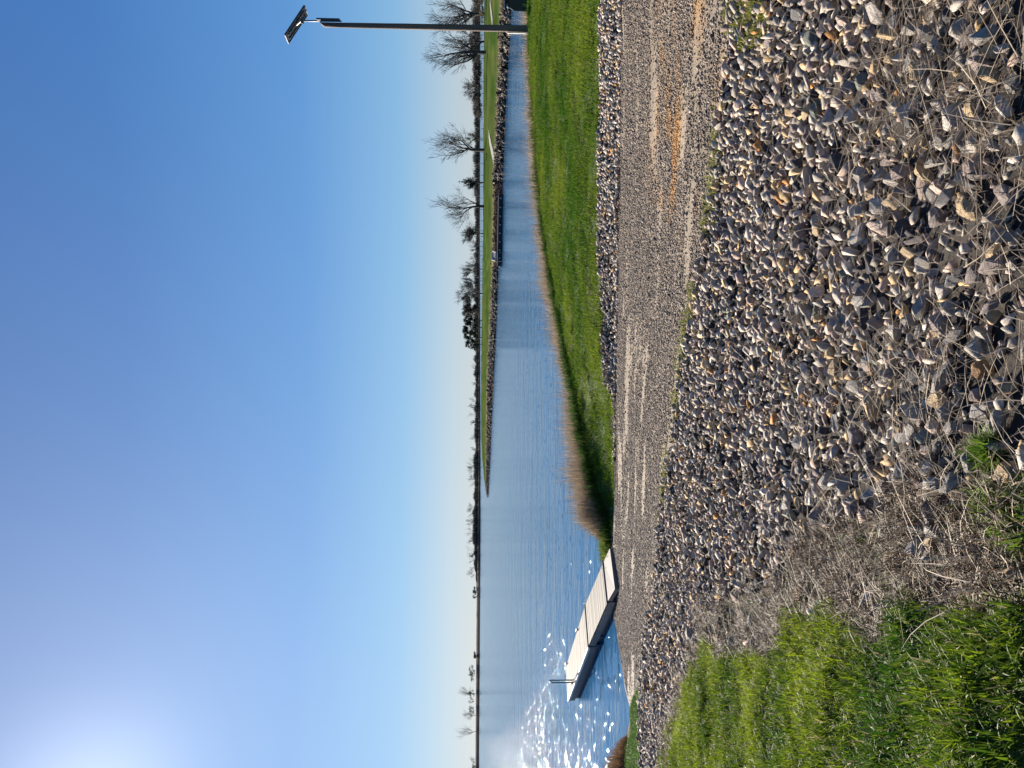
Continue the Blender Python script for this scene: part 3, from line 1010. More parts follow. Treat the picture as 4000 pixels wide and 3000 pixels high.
for (ox, oy, L, kk, lab) in SPECIAL:
    p = hit(ox, oy)
    dd = (p - Vector((0, 0, CAM_Z))).length
    r_ = L / F * dd * 0.5
    o = bpy.data.objects.new('stone', HI[rng.integers(0, len(HI))])
    o.scale = (r_ * 1.15, r_ * 0.85, r_ * 0.7)
    o.rotation_euler = (rng.normal(0, 0.3), rng.normal(0, 0.3), rng.uniform(0, 6.28))
    o.location = (p.x, p.y, p.z + r_ * 0.42)
    c0 = KC[kk] * rng.uniform(0.85, 1.15)
    o.color = (*c0, 1)
    COL.objects.link(o)
    tag(o, lab, 'stone', GRP)
    spos.append((p.x, p.y, r_))
spos = np.array(spos)
# clear room for them, then take the largest as objects
far = np.ones(ns, bool)
for (x, y, r_) in spos:
    far &= np.hypot(sx - x, sy - y) > r_ * 0.95
vis = far & (a < 3990) & (b > 10) & (b < 2990)
score = np.where(vis, size[:, 0] * size[:, 1] / dep ** 2, 0)
order = np.argsort(-score)[:300 - len(SPECIAL)]
rest = far.copy(); rest[order] = False
ORD = np.array([0.4, 0.4, 0.4])
R = rotmats(ns, 0.95)
for i in order:
    o = bpy.data.objects.new('stone', HI[rng.integers(0, len(HI))])
    o.scale = tuple(size[i] * 1.05)
    o.rotation_euler = Matrix(R[i].tolist()).to_euler()
    o.location = (sx[i], sy[i], gz[i] + lift[i] + size[i, 2] * 0.35)
    o.color = (*(KC[kind[i]] * rng.uniform(0.75, 1.25)), 1)
    COL.objects.link(o)
    where = 'near edge of the picture' if a[i] > 3700 else ('straw covered middle of the slope' if a[i] > 3350 else 'bare upper slope below the ramp')
    side = 'dock side' if b[i] > 1500 else 'pole side'
    tag(o, '%s angular stone on the %s, towards the %s' % (KINDS[kind[i]][0], where, side), 'stone', GRP)
pos = np.column_stack([sx, sy, gz + lift + size[:, 2] * 0.35])[rest]
v, f, c = bulk_stones(pos, size[rest], KC[kind[rest]] * rng.uniform(0.7, 1.25, (rest.sum(), 1)), 0.95)
parts = [(v, f, c)]
# the narrow strip of stones along the far side of the ramp
STRIP = [(p.x, p.y) for p in GE[:9]] + [(p.x, p.y) for p in [Vector((q_.x - 0.13, q_.y - 0.22, 0)) for q_ in reversed(FE[:8])]]
x, y = stone_field(STRIP, 0.075)
ok = x < 12
x, y = x[ok], y[ok]
m = len(x)
s0 = rng.uniform(0.03, 0.062, m)
kk = rng.choice(len(KINDS), m, p=KW / KW.sum())
parts.append(bulk_stones(np.column_stack([x, y, ground_z(x, y) + 0.012]), np.column_stack([s0 * 1.2, s0, s0 * 0.7]), KC[kk] * rng.uniform(0.8, 1.3, (m, 1))))
v, f, c = merge(parts)
tag(link('riprap', np_mesh('riprap', v, f, c), M_STONE), 'small grey riprap stones filling the slopes on both sides of the ramp', kind='stuff')

# --- gravel lying on the ramp
q = scatter(RAMP_POLY, 130000)
ra = q[:, 0] * RAX[0] + q[:, 1] * RAX[1]; rb = q[:, 0] * 0.52 + q[:, 1] * 0.85
rw = rb + (vnoise(ra * 0.45, rb * 0.3, 25) - 0.5) * 0.7
st = fbm(ra * 0.55, rw * 2.9, 21, 3)
zr = near_z(q[:, 0], q[:, 1])
kp = (rng.random(len(q)) < np.clip(1.25 - np.clip((st - 0.54) * 6, 0, 1.15), 0.06, 1)) & (zr > 0.0)
q, ra, rb = q[kp], ra[kp], rb[kp]
m = len(q)
OCT = np.array([[1, 0, 0], [-1, 0, 0], [0, 1, 0], [0, -1, 0], [0, 0, 1], [0, 0, -1]], float)
OF = np.array([[0, 2, 4], [2, 1, 4], [1, 3, 4], [3, 0, 4], [2, 0, 5], [1, 2, 5], [3, 1, 5], [0, 3, 5]])
s0 = rng.uniform(0.006, 0.0155, m) * np.where(rng.random(m) < 0.05, 1.7, 1)
Rm = rotmats(m, 0.5)
sc = np.column_stack([s0 * rng.uniform(0.9, 1.5, m), s0, s0 * rng.uniform(0.5, 0.9, m)])
vv = np.einsum('nij,nkj->nki', Rm, OCT[None] * rng.uniform(0.7, 1.2, (m, 6, 1)) * sc[:, None, :])
vv += np.column_stack([q, near_z(q[:, 0], q[:, 1]) + (vnoise(ra * 0.3, rb * 2.2, 9) - 0.5) * 0.035 + s0 * 0.3])[:, None, :]
kc = np.array([(0.182, 0.145, 0.112), (0.31, 0.25, 0.19), (0.08, 0.066, 0.056), (0.42, 0.35, 0.27)])[rng.choice(4, m, p=[0.4, 0.3, 0.2, 0.1])]
omk = orange_mask(ra, rb)[:, None]
kc = kc * (1 - omk * 0.7) + np.array([0.52, 0.26, 0.06]) * omk * 0.7
ff = OF[None] + (np.arange(m) * 6)[:, None, None]
tag(link('gravel', np_mesh('gravel', vv.reshape(-1, 3), ff.reshape(-1, 3), np.repeat(kc[:, None], 6, 1).reshape(-1, 3)), M_PEB), 'loose brown grey gravel on the boat ramp', kind='stuff')
# ------------------------------------------------------------------ far bank (peninsula)
def tab(rows, oy):
    rows = sorted(rows)
    return np.interp(oy, [r_[0] for r_ in rows], [r_[1] for r_ in rows])


PW = [(-400, 2010), (20, 1997), (130, 1992), (300, 1981), (500, 1972), (650, 1966), (780, 1962), (1000, 1954), (1060, 1946), (1200, 1941), (1350, 1934), (1500, 1927), (1650, 1920), (1800, 1914), (1900, 1909), (1942, 1906.5)]
PT = [(-400, 1972), (20, 1966), (130, 1961), (300, 1955), (500, 1943), (640, 1936), (700, 1929), (780, 1927), (1040, 1925), (1060, 1928), (1200, 1920), (1350, 1912), (1500, 1905), (1650, 1902.5), (1800, 1900), (1880, 1899), (1942, 1904)]
PCR = [(-400, 1893), (20, 1891), (300, 1889), (900, 1887), (1100, 1884), (1250, 1882), (1400, 1880), (1600, 1879), (1720, 1880), (1790, 1883), (1860, 1889.5), (1910, 1896), (1942, 1902.5)]
PCZ = [(-400, 2.2), (1000, 2.2), (1300, 2.1), (1500, 2.0), (1650, 1.85), (1750, 1.6), (1830, 1.25), (1890, 0.8), (1942, 0.15)]
oys = np.arange(-400, 1943, 6.0)
prow = []
for oy in oys:
    w_ = tab(PW, oy); t_ = tab(PT, oy); c_ = tab(PCR, oy)
    hz = 1867 - 0 + (1500 - oy) * ROLL
    zt = CAM_Z * (1 - (t_ - hz) / (w_ - hz)) * 0.9
    a_ = P(w_, oy, 0.0); b_ = P(t_, oy, zt); e_ = P(c_, oy, tab(PCZ, oy))
    lo = a_ + (a_ - b_) * 0.4; lo.z = -0.5
    prow.append((lo, a_, b_, e_))
pen_rows = []
for (lo, a_, b_, e_) in prow:
    k = 26
    line = [lo, a_] + [a_ + (b_ - a_) * t for t in (0.35, 0.7)]
    for t in np.linspace(0, 1, 10): line.append(b_ + (e_ - b_) * t)
    d_ = Vector((e_.x, e_.y, 0)).normalized()
    dz = min(1.0, max(0.06, (e_.z) / 2.2))
    line += [e_ + d_ * 30 * dz + Vector((0, 0, -0.35 * e_.z)), e_ + d_ * 60 * dz + Vector((0, 0, -e_.z - 0.1)), e_ + d_ * 75 * dz + Vector((0, 0, -e_.z - 0.6))]
    pen_rows.append(line)
PR = np.array([[tuple(p) for p in l] for l in pen_rows])
ny, nx = PR.shape[:2]
nz_ = (fbm(PR[..., 0] * 0.35, PR[..., 1] * 0.35, 201) - 0.5)
PR[:, 2:, 2] += nz_[:, 2:] * 0.22 * np.clip(PR[:, 2:, 2], 0, 1)
PR[:, 1:4, 0] += (fbm(PR[:, 1:4, 0] * 0.5, PR[:, 1:4, 1] * 0.5, 203) - 0.5) * 1.5
pcol = np.zeros((ny, nx, 3))
pn = fbm(PR[..., 0] * 0.06, PR[..., 1] * 0.25, 205)[..., None]
pn = np.clip((pn - 0.5) * 2.2 + 0.5, 0, 1)
pcol[:] = np.array([0.036, 0.075, 0.014]) * (1 - pn) + np.array([0.085, 0.105, 0.03]) * pn
pcol[:, :4] = (0.06, 0.05, 0.042)
_pr = (oys > 700) & (oys < 1050)
pcol[_pr, :4] = (0.022, 0.018, 0.022)
pcol[:, 4] = (0.17, 0.145, 0.08)
pcol[:, 5] = pcol[:, 5] * 0.6 + np.array([0.12, 0.115, 0.05]) * 0.4
idx = np.arange(ny * nx).reshape(ny, nx)
q = np.stack([idx[:-1, :-1], idx[1:, :-1], idx[1:, 1:], idx[:-1, 1:]], -1).reshape(-1, 4)
tag(link('peninsula', np_mesh('peninsula', PR.reshape(-1, 3), q, pcol.reshape(-1, 3), True), M_FAR), 'grassy point of land across the inlet', kind='structure')


def pen(ox, oy, lift=0.0):
    """point on the far lawn seen at that pixel"""
    i = int(np.clip(np.searchsorted(oys, oy), 0, len(oys) - 1))
    b_, e_ = (prow[i][1], prow[i][2]) if ox > tab(PT, oy) else (prow[i][2], prow[i][3])
    d = ray(ox, oy)
    s = (e_.z - b_.z) / (e_.y - b_.y)
    k = -d.z / d.y
    Y = (CAM_Z - b_.z + s * b_.y) / (k + s)
    return Vector((d.x / d.y * Y, Y, CAM_Z - k * Y + lift))


# stones of that bank, straw on its lip
n = 5200
i = rng.integers(0, ny - 1, n); t = rng.random(n)
Wp = np.array([tuple(r_[1]) for r_ in prow]); Tp = np.array([tuple(r_[2]) for r_ in prow])
p = Wp[i] * (1 - t[:, None]) + Tp[i] * t[:, None]
p += rng.normal(0, 0.12, p.shape); p[:, 0] += rng.uniform(-0.4, 0.4, n)
s0 = rng.uniform(0.10, 0.36, n)
pier_r = (oys[i] > 700) & (oys[i] < 1050)
s0 = np.where(pier_r, s0 * 0.5, s0)
kc2 = np.array([(0.11, 0.095, 0.08), (0.05, 0.043, 0.04), (0.24, 0.21, 0.16), (0.025, 0.022, 0.02)])[rng.choice(4, n, p=[0.3, 0.3, 0.1, 0.3])]
kc2[pier_r] = kc2[pier_r] * 0.08 + np.array([0.010, 0.008, 0.011])
v, f, c = bulk_stones(p, np.column_stack([s0 * 1.5, s0, s0 * 0.8]), kc2, 0.7)
tag(link('bank_stones', np_mesh('bank_stones', v, f, c), M_STONE), 'dark rocks along the waterline of the grassy point', kind='stuff')
n = 15000
i = rng.integers(0, ny - 1, n)
i = i[((oys[i] < 690) | (oys[i] > 1050))]; n = len(i)
p = Tp[i] + np.column_stack([rng.normal(0, 0.5, n), rng.normal(0, 0.35, n), rng.normal(0, 0.06, n)])
col = mixc((0.22, 0.18, 0.09), (0.45, 0.38, 0.22), rng.random(n))
v, f, c = ribbons(p, rng.uniform(0.12, 0.5, n), rng.uniform(0.03, 0.07, n), rng.uniform(0, 6.28, n), rng.uniform(0, 0.6, n), rng.uniform(0, 1, n), col, 2)
tag(link('bank_grass', np_mesh('bank_grass', v, f, c), M_STRAW), 'dry tan grass hanging over the rocky far bank', kind='stuff')

# pale paths
M_PATH = plain('concrete_path', (0.31, 0.29, 0.235), 0.9, var=0.1, scale=1.0, bump=0)


def path(name, pix, w, lab):
    pts = [pen(ox, oy, 0.09) for ox, oy in pix]
    v = []; f = []
    for k, p_ in enumerate(pts):
        d_ = (pts[min(k + 1, len(pts) - 1)] - pts[max(k - 1, 0)]); d_.z = 0; d_.normalize()
        s_ = Vector((-d_.y, d_.x, 0)) * w * 0.5
        v += [p_ - s_, p_ + s_, p_ + s_ - Vector((0, 0, 0.25)), p_ - s_ - Vector((0, 0, 0.25))]
        if k: f += [((k - 1) * 4, k * 4, k * 4 + 1, (k - 1) * 4 + 1), ((k - 1) * 4 + 1, k * 4 + 1, k * 4 + 2, (k - 1) * 4 + 2), ((k - 1) * 4 + 3, k * 4 + 3, k * 4, (k - 1) * 4)]
    o = MB().add(v, f).build(name, M_PATH)
    tag(o, lab, kind='structure')


path('path', [(1911, 520), (1914, 545), (1920, 575), (1927, 605), (1934, 638), (1941, 668), (1948, 700)], 1.5, 'pale concrete path down to the floating dock')
path('path', [(1916, 4), (1918, 30), (1922, 60), (1926, 95)], 1.3, 'pale path on the far lawn behind the pole')

# ------------------------------------------------------------------ far shore
FW = [(-900, 1877.5), (0, 1875.3), (1000, 1873.6), (1750, 1876), (2300, 1875.2), (3000, 1870.5), (3900, 1867)]
foys = np.arange(-900, 3900, 30.0)
frows = []
for oy in foys:
    w_ = tab(FW, oy)
    a_ = P(w_, oy, 0)
    d_ = Vector((a_.x, a_.y, 0)); L_ = d_.length; d_.normalize()
    D = L_
    up = lambda ox: PD(ox, oy, a_.y).z
    tan0 = up(tab([(-900, 1874.3), (0, 1872.6), (1000, 1871.4), (1700, 1872), (2300, 1868), (3000, 1862), (3900, 1860)], oy))
    tan1 = up(tab([(-900, 1872.5), (0, 1870.5), (1000, 1869), (1700, 1868.5), (2300, 1862.5), (3000, 1857), (3900, 1855)], oy))
    frows.append([a_ - Vector((0, 0, 1)) - d_ * 5, a_ + d_ * 4 + Vector((0, 0, 0.3)), a_ + d_ * 10 + Vector((0, 0, tan0)), a_ + d_ * 11 + Vector((0, 0, tan0)), a_ + d_ * 22 + Vector((0, 0, tan1)), a_ + d_ * 23 + Vector((0, 0, tan1)), a_ + d_ * 400 + Vector((0, 0, tan1 - 0.3)), a_ + d_ * 6000 + Vector((0, 0, 2))])
FR = np.array([[tuple(p_) for p_ in l] for l in frows])
ny2, nx2 = FR.shape[:2]
fc = np.zeros((ny2, nx2, 3)); fc[:, :3] = (0.045, 0.042, 0.045); fc[:, 3:5] = (0.25, 0.205, 0.15); fc[:, 5:] = (0.08, 0.08, 0.05)
dk = foys > 2330
fc[dk, 3:5] = (0.12, 0.10, 0.085)
idx = np.arange(ny2 * nx2).reshape(ny2, nx2)
q = np.stack([idx[:-1, :-1], idx[1:, :-1], idx[1:, 1:], idx[:-1, 1:]], -1).reshape(-1, 4)
tag(link('far_shore', np_mesh('far_shore', FR.reshape(-1, 3), q, fc.reshape(-1, 3)), M_FAR), 'low dark far shore of the lake with a tan bank', kind='structure')

# the far wood as a mass
TT = [(-900, 1838), (0, 1840), (500, 1846), (700, 1850), (1000, 1850), (1200, 1845), (1400, 1850), (1500, 1851), (1700, 1850), (1900, 1847), (2100, 1843), (2200, 1848), (2260, 1856), (2320, 1861), (3000, 1861), (3900, 1858)]
n = 26000
oy = np.where(rng.random(n) < 0.9, rng.uniform(-200, 2300, n), rng.uniform(2300, 3200, n))
zi = np.clip((oy + 900) / 30, 0, ny2 - 2).astype(int)
basep = FR[zi, 5] + (FR[zi + 1, 5] - FR[zi, 5]) * rng.random(n)[:, None]
dd = basep[:, :2] / np.linalg.norm(basep[:, :2], axis=1)[:, None]
basep[:, :2] += dd * rng.uniform(-10, 60, n)[:, None]
a, b, dep = proj(basep)
hgt = (a - np.interp(b, [r_[0] for r_ in TT], [r_[1] for r_ in TT])) / F * dep
hgt = np.maximum(hgt, 0.6) * rng.uniform(0.45, 1.05, n) * (0.65 + 0.7 * vnoise(b * 0.05, b * 0, 301))
col = mixc((0.020, 0.026, 0.022), (0.05, 0.048, 0.042), rng.random(n))
basep[:, 2] -= 0.4
v, f, c = ribbons(basep, hgt, rng.uniform(0.5, 1.8, n), rng.uniform(0, 6.28, n), np.abs(rng.normal(0, 0.12, n)), rng.normal(0, 0.3, n), col, 2)
tag(link('far_wood', np_mesh('far_wood', v, f, c), M_LEAF), 'dark wood along the far shore', kind='stuff')


# ------------------------------------------------------------------ trees
def tree_geo(seed, levels=5, fork=0.3, spread=0.55, kids=(3, 5), up=0.2, r0=0.02, multi=1, side=1.0):
    """unit-height bare tree: list of (points, radii) tubes; first ones are the trunk"""
    rd = random.Random(seed)
    trunk, crown, tips = [], [], []

    def grow(p, d, L, r, lev, store):
        npt = 4 if lev > 1 else 3
        pts = [p.copy()]; rs = [r]
        dd_ = d.copy()
        end = r * (0.55 if lev > 0 else 0.5)
        for k in range(1, npt + 1):
            dd_ = (dd_ + Vector((rd.gauss(0, 0.13), rd.gauss(0, 0.13), rd.gauss(0, 0.08) + up * 0.22))).normalized()
            pts.append(pts[-1] + dd_ * L / npt)
            rs.append(r + (end - r) * k / npt)
        store.append((pts, rs, lev))
        if lev == 0:
            tips.append(pts[-1]); return
        nk = rd.randint(*kids)
        for k in range(nk):
            if k == 0: at = npt
            else: at = rd.uniform(0.22, 0.98) * npt
            i0 = min(int(at), npt - 1); fr = at - i0
            q_ = pts[i0].lerp(pts[i0 + 1], fr)
            rr = (rs[i0] + (rs[i0 + 1] - rs[i0]) * fr)
            ax = dd_.orthogonal().normalized()
            ax.rotate(Matrix.Rotation(rd.uniform(0, 6.28), 3, dd_))
            ang = rd.uniform(0.12, 0.35) if k == 0 else rd.gauss(spread, 0.14)
            nd = (dd_ * math.cos(ang) + ax * math.sin(ang)).normalized()
            nd.x *= side; nd.normalize()
            grow(q_, nd, L * (rd.uniform(0.72, 0.9) if k == 0 else rd.uniform(0.6, 0.95)), rr * (0.88 if k == 0 else 0.7), lev - 1, crown)
    for m_ in range(multi):
        d0 = Vector((rd.gauss(0, 0.05) + (m_ - (multi - 1) / 2) * 0.35, rd.gauss(0, 0.05), 1)).normalized()
        grow(Vector((0, 0, 0)), d0, fork, r0, levels, trunk)
    return trunk, crown, tips


def finish(parts, base, H, Wd, lean=0.0, rmin=0.011, n=4):
    allp = [q_ for st in parts for (pts, rs, lv) in st for q_ in pts]
    zmax = max(q_.z for q_ in allp)
    xs_ = sorted(q_.x for q_ in allp)
    xw = xs_[-1] - xs_[0]
    sx_ = Wd / xw if Wd else H / zmax
    cx = (xs_[-1] + xs_[0]) / 2
    out = []
    for st in parts:
        mb = MB()
        for (pts, rs, lv) in st:
            pp = []
            for q_ in pts:
                hz_ = max(0.0, q_.z / zmax)
                pp.append(Vector((base.x + (q_.x - cx * hz_) * sx_ + lean * H * hz_, base.y + q_.y * sx_, base.z + q_.z / zmax * H)))
            mb.tube(pp, [max(rmin, r_ * H / zmax) for r_ in rs], n=(6 if lv > 3 else (4 if lv > 1 else 3)), cap=False)
        out.append(mb)
    return out


def tree(base, H, Wd, label, seed, mat=None, group='bare trees on the grassy point', leaves=None, name='bare_tree', lean=0.0, rmin=0.02, **kw):
    o = empty(name, base, label, 'tree', group)
    b0 = Vector((base.x, base.y, base.z - 0.15))
    tr, cr, tips = tree_geo(seed, **kw)
    a_, b_ = finish([tr, cr], b0, H, Wd, lean, rmin)
    a_.build('trunk', mat or M_TWIG, o)
    b_.build('crown', mat or M_TWIG, o)
    if leaves:
        nl, sz_, ca, cb = leaves
        allp = np.array([tuple(v_) for v_ in b_.v])
        k = rng.integers(0, len(allp), nl)
        pos_ = allp[k] + rng.normal(0, sz_ * 1.3, (nl, 3))
        m_ = np_mesh('leaves', *ribbons(pos_, rng.uniform(sz_ * 0.7, sz_ * 1.6, nl), rng.uniform(sz_ * 0.5, sz_, nl), rng.uniform(0, 6.28, nl), rng.uniform(0, 2.6, nl), rng.normal(0, 0.5, nl), mixc(ca, cb, rng.random(nl)), 2))
        link('leaves', m_, M_LEAF, o)
    return o


def pen_tree(ox, oy, top, w, label, seed, **kw):
    b_ = pen(max(ox, tab(PCR, oy) + 0.3), oy)
    dist = b_.y
    H = (ox - top) / F * dist * 1.06
    return tree(b_, H, w / F * dist if w else None, label, seed, **kw)


pen_tree(1890, 55, 1664, 175, 'tall bare tree at the far right, right of the wooden pole', 11, levels=5, fork=0.2, spread=0.68, r0=0.022)
pen_tree(1898, 207, 1652, 195, 'broad bare cottonwood left of the wooden pole, its forked trunk leaning', 23, levels=5, kids=(3, 4), fork=0.17, spread=0.66, r0=0.02, lean=0.03)
pen_tree(1891, 163, 1742, 110, 'smaller dense bare tree just left of the pole', 31, levels=5, fork=0.16, spread=0.7, r0=0.018)
pen_tree(1889, 344, 1800, 88, 'small round tree with thin sparse leaves', 37, levels=4, fork=0.42, spread=0.75, r0=0.014, leaves=(420, 0.13, (0.07, 0.09, 0.05), (0.14, 0.16, 0.08)))
pen_tree(1893, 587, 1657, 150, 'tall bare tree beside the pale path with a pointed crown', 43, levels=5, kids=(3, 4), fork=0.22, spread=0.6, r0=0.022)
pen_tree(1888, 541, 1804, 66, 'small olive leafed tree right of the tall path tree', 47, levels=4, fork=0.3, spread=0.7, r0=0.014, leaves=(900, 0.12, (0.05, 0.065, 0.02), (0.12, 0.13, 0.05)))
pen_tree(1888, 713, 1801, 62, 'low bushy bare tree behind the utility pole', 53, levels=5, fork=0.16, spread=0.55, r0=0.016)
pen_tree(1889, 806, 1672, 168, 'tall bare tree leaning left above the floating dock', 59, levels=5, kids=(3, 4), fork=0.22, spread=0.66, r0=0.022, lean=-0.02)
pen_tree(1887, 912, 1790, 112, 'medium bare tree with short thick branches', 61, levels=5, fork=0.22, spread=0.7, r0=0.022)
pen_tree(1886, 1054, 1792, 72, 'bare tree left of the framed board with a flat top', 67, levels=5, fork=0.36, spread=0.6, r0=0.018)
pen_tree(1885, 1148, 1774, 112, 'wide bare tree forking low above dense brush', 71, levels=5, fork=0.2, spread=0.55, r0=0.018)
pen_tree(1885, 1100, 1800, 44, 'thin pale sapling right of the wide low forked tree', 73, levels=4, fork=0.45, spread=0.4, r0=0.009)
for k_, (oy_, tp_, w_) in enumerate([(948, 1832, 22), (962, 1826, 18), (976, 1828, 16), (992, 1830, 18), (1008, 1829, 18), (1025, 1834, 20), (770, 1836, 40), (660, 1838, 50), (440, 1846, 40), (410, 1850, 30), (895, 1840, 30), (1082, 1832, 30)]):
    far_ = PD(1878, oy_, 420.0)
    far_.z = max(far_.z, 0.4)
    tree(far_, (1878 - tp_) / F * 420, w_ / F * 420, 'slim bare tree of the distant row behind the grassy point', 80 + k_, mat=M_TWIG2, levels=3, fork=0.5, spread=0.45, r0=0.012, rmin=0.03, group='distant row of slim bare trees')

# dense brush and evergreens behind the point


def bush(base, H, Wd, label, n, sz_, ca, cb, seed, cat='bush', name='bush', group=None, trunks=(), conic=0.0):
    o = empty(name, base, label, cat, group)
    r2 = np.random.default_rng(seed)
    if trunks:
        mb = MB()
        for (dx, hh) in trunks:
            mb.tube([base + Vector((dx, 0, -0.3)), base + Vector((dx * 1.02, 0, hh * 0.5)), base + Vector((dx * 1.05, 0, hh))], [0.16, 0.12, 0.05], 6)
        mb.build('trunk', M_TWIG, o)
    # clumps inside an uneven envelope
    nc = 26
    u = r2.uniform(-1, 1, nc); hh = r2.uniform(0.12, 0.95, nc) ** 0.8
    ww = (1 - conic * hh) * np.sqrt(np.clip(1.02 - ((hh - 0.45) / 0.62) ** 2, 0.05, 1))
    cx, cz = u * ww * Wd / 2, hh * H
    cy = r2.uniform(-0.5, 0.5, nc) * Wd * 0.6
    k = r2.integers(0, nc, n)
    rad = r2.uniform(0.08, 0.23, nc)[k] * (H + Wd) / 2
    dirs = r2.normal(0, 1, (n, 3)); dirs /= np.linalg.norm(dirs, axis=1)[:, None]
    rr = rad * r2.random(n) ** 0.5
    pos_ = np.column_stack([cx[k], cy[k], cz[k]]) + dirs * rr[:, None] * np.array([1, 1, 0.8])
    pos_[:, 2] = np.maximum(pos_[:, 2], 0.02)
    pos_ += np.array(base)
    m_ = np_mesh('foliage', *ribbons(pos_, r2.uniform(sz_, sz_ * 2.4, n), r2.uniform(sz_ * 0.3, sz_ * 0.7, n), r2.uniform(0, 6.28, n), r2.uniform(0, 1.5, n), r2.normal(0, 0.6, n), mixc(ca, cb, r2.random(n)), 2))
    link('foliage', m_, M_LEAF, o)
    return o


def px_bush(ox, oy, top, w, dist, label, n, sz_, ca, cb, seed, **kw):
    b_ = PD(ox, oy, dist)
    if dist < 260: b_ = PD(ox, oy, dist)
    return bush(b_, (ox - top) / F * dist, w / F * dist, label, n, sz_, ca, cb, seed, **kw)


BR = ((0.05, 0.042, 0.035), (0.12, 0.10, 0.08))
DG = ((0.012, 0.022, 0.016), (0.03, 0.045, 0.028))
px_bush(1878, 1195, 1808, 96, 240, 'dense brown twiggy bush beside the evergreens', 5200, 0.28, (0.035, 0.03, 0.03), (0.08, 0.065, 0.06), 1)
px_bush(1880, 1252, 1812, 40, 250, 'dark evergreen nearest the brown bush', 2600, 0.26, *DG, 2, cat='tree', name='evergreen_tree', group='dark evergreens on the point', trunks=((0, 4),))
px_bush(1880, 1284, 1806, 44, 252, 'tallest dark evergreen in the middle of the evergreen group', 3000, 0.26, *DG, 3, cat='tree', name='evergreen_tree', group='dark evergreens on the point', trunks=((0.4, 4),))
px_bush(1880, 1318, 1814, 40, 250, 'dark evergreen third from the brown bush', 2600, 0.26, *DG, 4, cat='tree', name='evergreen_tree', group='dark evergreens on the point', trunks=((0, 4),))
px_bush(1880, 1345, 1818, 38, 250, 'smaller evergreen at the left end of the group', 2000, 0.26, *DG, 5, cat='tree', name='evergreen_tree', group='dark evergreens on the point', trunks=((0, 3),), conic=0.4)
px_bush(1880, 1222, 1822, 40, 255, 'low dark bush between the brown bush and the evergreens', 1800, 0.26, (0.025, 0.03, 0.025), (0.06, 0.055, 0.05), 6)
for k_, (oy_, w_, tp_) in enumerate([(-60, 150, 1842), (60, 150, 1846), (150, 130, 1838), (240, 130, 1850), (320, 120, 1853), (400, 130, 1850)]):
    px_bush(1884, oy_, tp_, w_, 230, ['grey brown brush at the right picture edge', 'grey brown brush behind the tall right tree', 'grey brown brush behind the pole', 'grey brown brush left of the broad cottonwood', 'grey brown brush under the small leafed tree', 'grey brown brush at the left end of the row'][k_], 2600, 0.3, *BR, 20 + k_, group='brush behind the right of the point')
pb = PD(1899, 20, 105); pb = pen(1897, 15)
bush(pb, 1.5, 6.0, 'olive brown shrubs at the right edge in front of the tall right tree', 1500, 0.16, (0.07, 0.065, 0.03), (0.16, 0.13, 0.07), 40)
for k_, (ox_, oy_, lab_) in enumerate([(1905, 602, 'right'), (1905, 613, 'middle'), (1905, 625, 'left')]):
    bush(pen(ox_, oy_), 0.3, 0.42, 'low dark shrub near the pale path, %s one of three' % lab_, 160, 0.06, (0.015, 0.03, 0.012), (0.04, 0.06, 0.02), 50 + k_, cat='shrub', name='shrub', group='three low shrubs by the path')

# trees on the far shore
FT = [(1432, 1836, 26), (1498, 1838, 22), (1563, 1830, 34), (1588, 1823, 26), (1624, 1824, 28), (1650, 1833, 22), (1707, 1832, 24), (1754, 1835, 20), (1798, 1825, 30), (1820, 1818, 34), (1841, 1820, 30), (1867, 1822, 30), (1896, 1829, 26), (1985, 1820, 42), (2010, 1826, 30), (2039, 1815, 34), (2074, 1812, 40), (2113, 1818, 34), (2146, 1816, 40), (2165, 1822, 30), (2190, 1828, 28), (2229, 1820, 34), (2245, 1830, 26)]


def far_base(oy):
    zi_ = min(max((oy + 900) / 30, 0), ny2 - 2); i_ = int(zi_)
    p_ = FR[i_, 5] * (1 - zi_ + i_) + FR[i_ + 1, 5] * (zi_ - i_)
    return Vector(p_)


for k_, (oy_, tp_, w_) in enumerate(FT):
    b_ = far_base(oy_)
    b_ += Vector((b_.x, b_.y, 0)).normalized() * 12
    a_, bb_, dp_ = proj(np.array([tuple(b_)]))
    tree(b_, float((a_[0] - tp_) / F * dp_[0]), float(w_ / F * dp_[0]), 'small distant bare tree rising above the dark far wood', 120 + k_, levels=4 if k_ % 2 else 3, kids=(3, 4), fork=0.42, spread=0.55, r0=0.014, rmin=0.06, group='bare trees above the far wood')
for (oy_, tp_, w_, lab_, sd_, kw_) in [(2709, 1783, 44, 'slender bare tree rising out of a dark bush on the far dam', 151, dict(levels=4, fork=0.45, spread=0.5)), (2794, 1802, 52, 'bare tree beside a small evergreen on the far dam', 157, dict(levels=4, fork=0.35, spread=0.6)),
                                       (2857, 1772, 66, 'tallest round crowned bare tree on the far dam at the left', 163, dict(levels=4, fork=0.4, spread=0.7)), (2640, 1826, 30, 'small bare tree among bushes on the far dam', 167, dict(levels=4, fork=0.3, spread=0.6)),
                                       (2652, 1834, 24, 'low twiggy tree left of the small bare tree on the far dam', 169, dict(levels=4, fork=0.3, spread=0.6)), (2964, 1832, 22, 'tiny bare tree at the left end of the far dam', 173, dict(levels=4, fork=0.3, spread=0.7))]:
    b_ = far_base(oy_)
    a_, bb_, dp_ = proj(np.array([tuple(b_)]))
    tree(b_, float((a_[0] - tp_) / F * dp_[0]), float(w_ / F * dp_[0]), lab_, sd_, rmin=0.04, r0=0.016, group='trees on the far dam', **kw_)
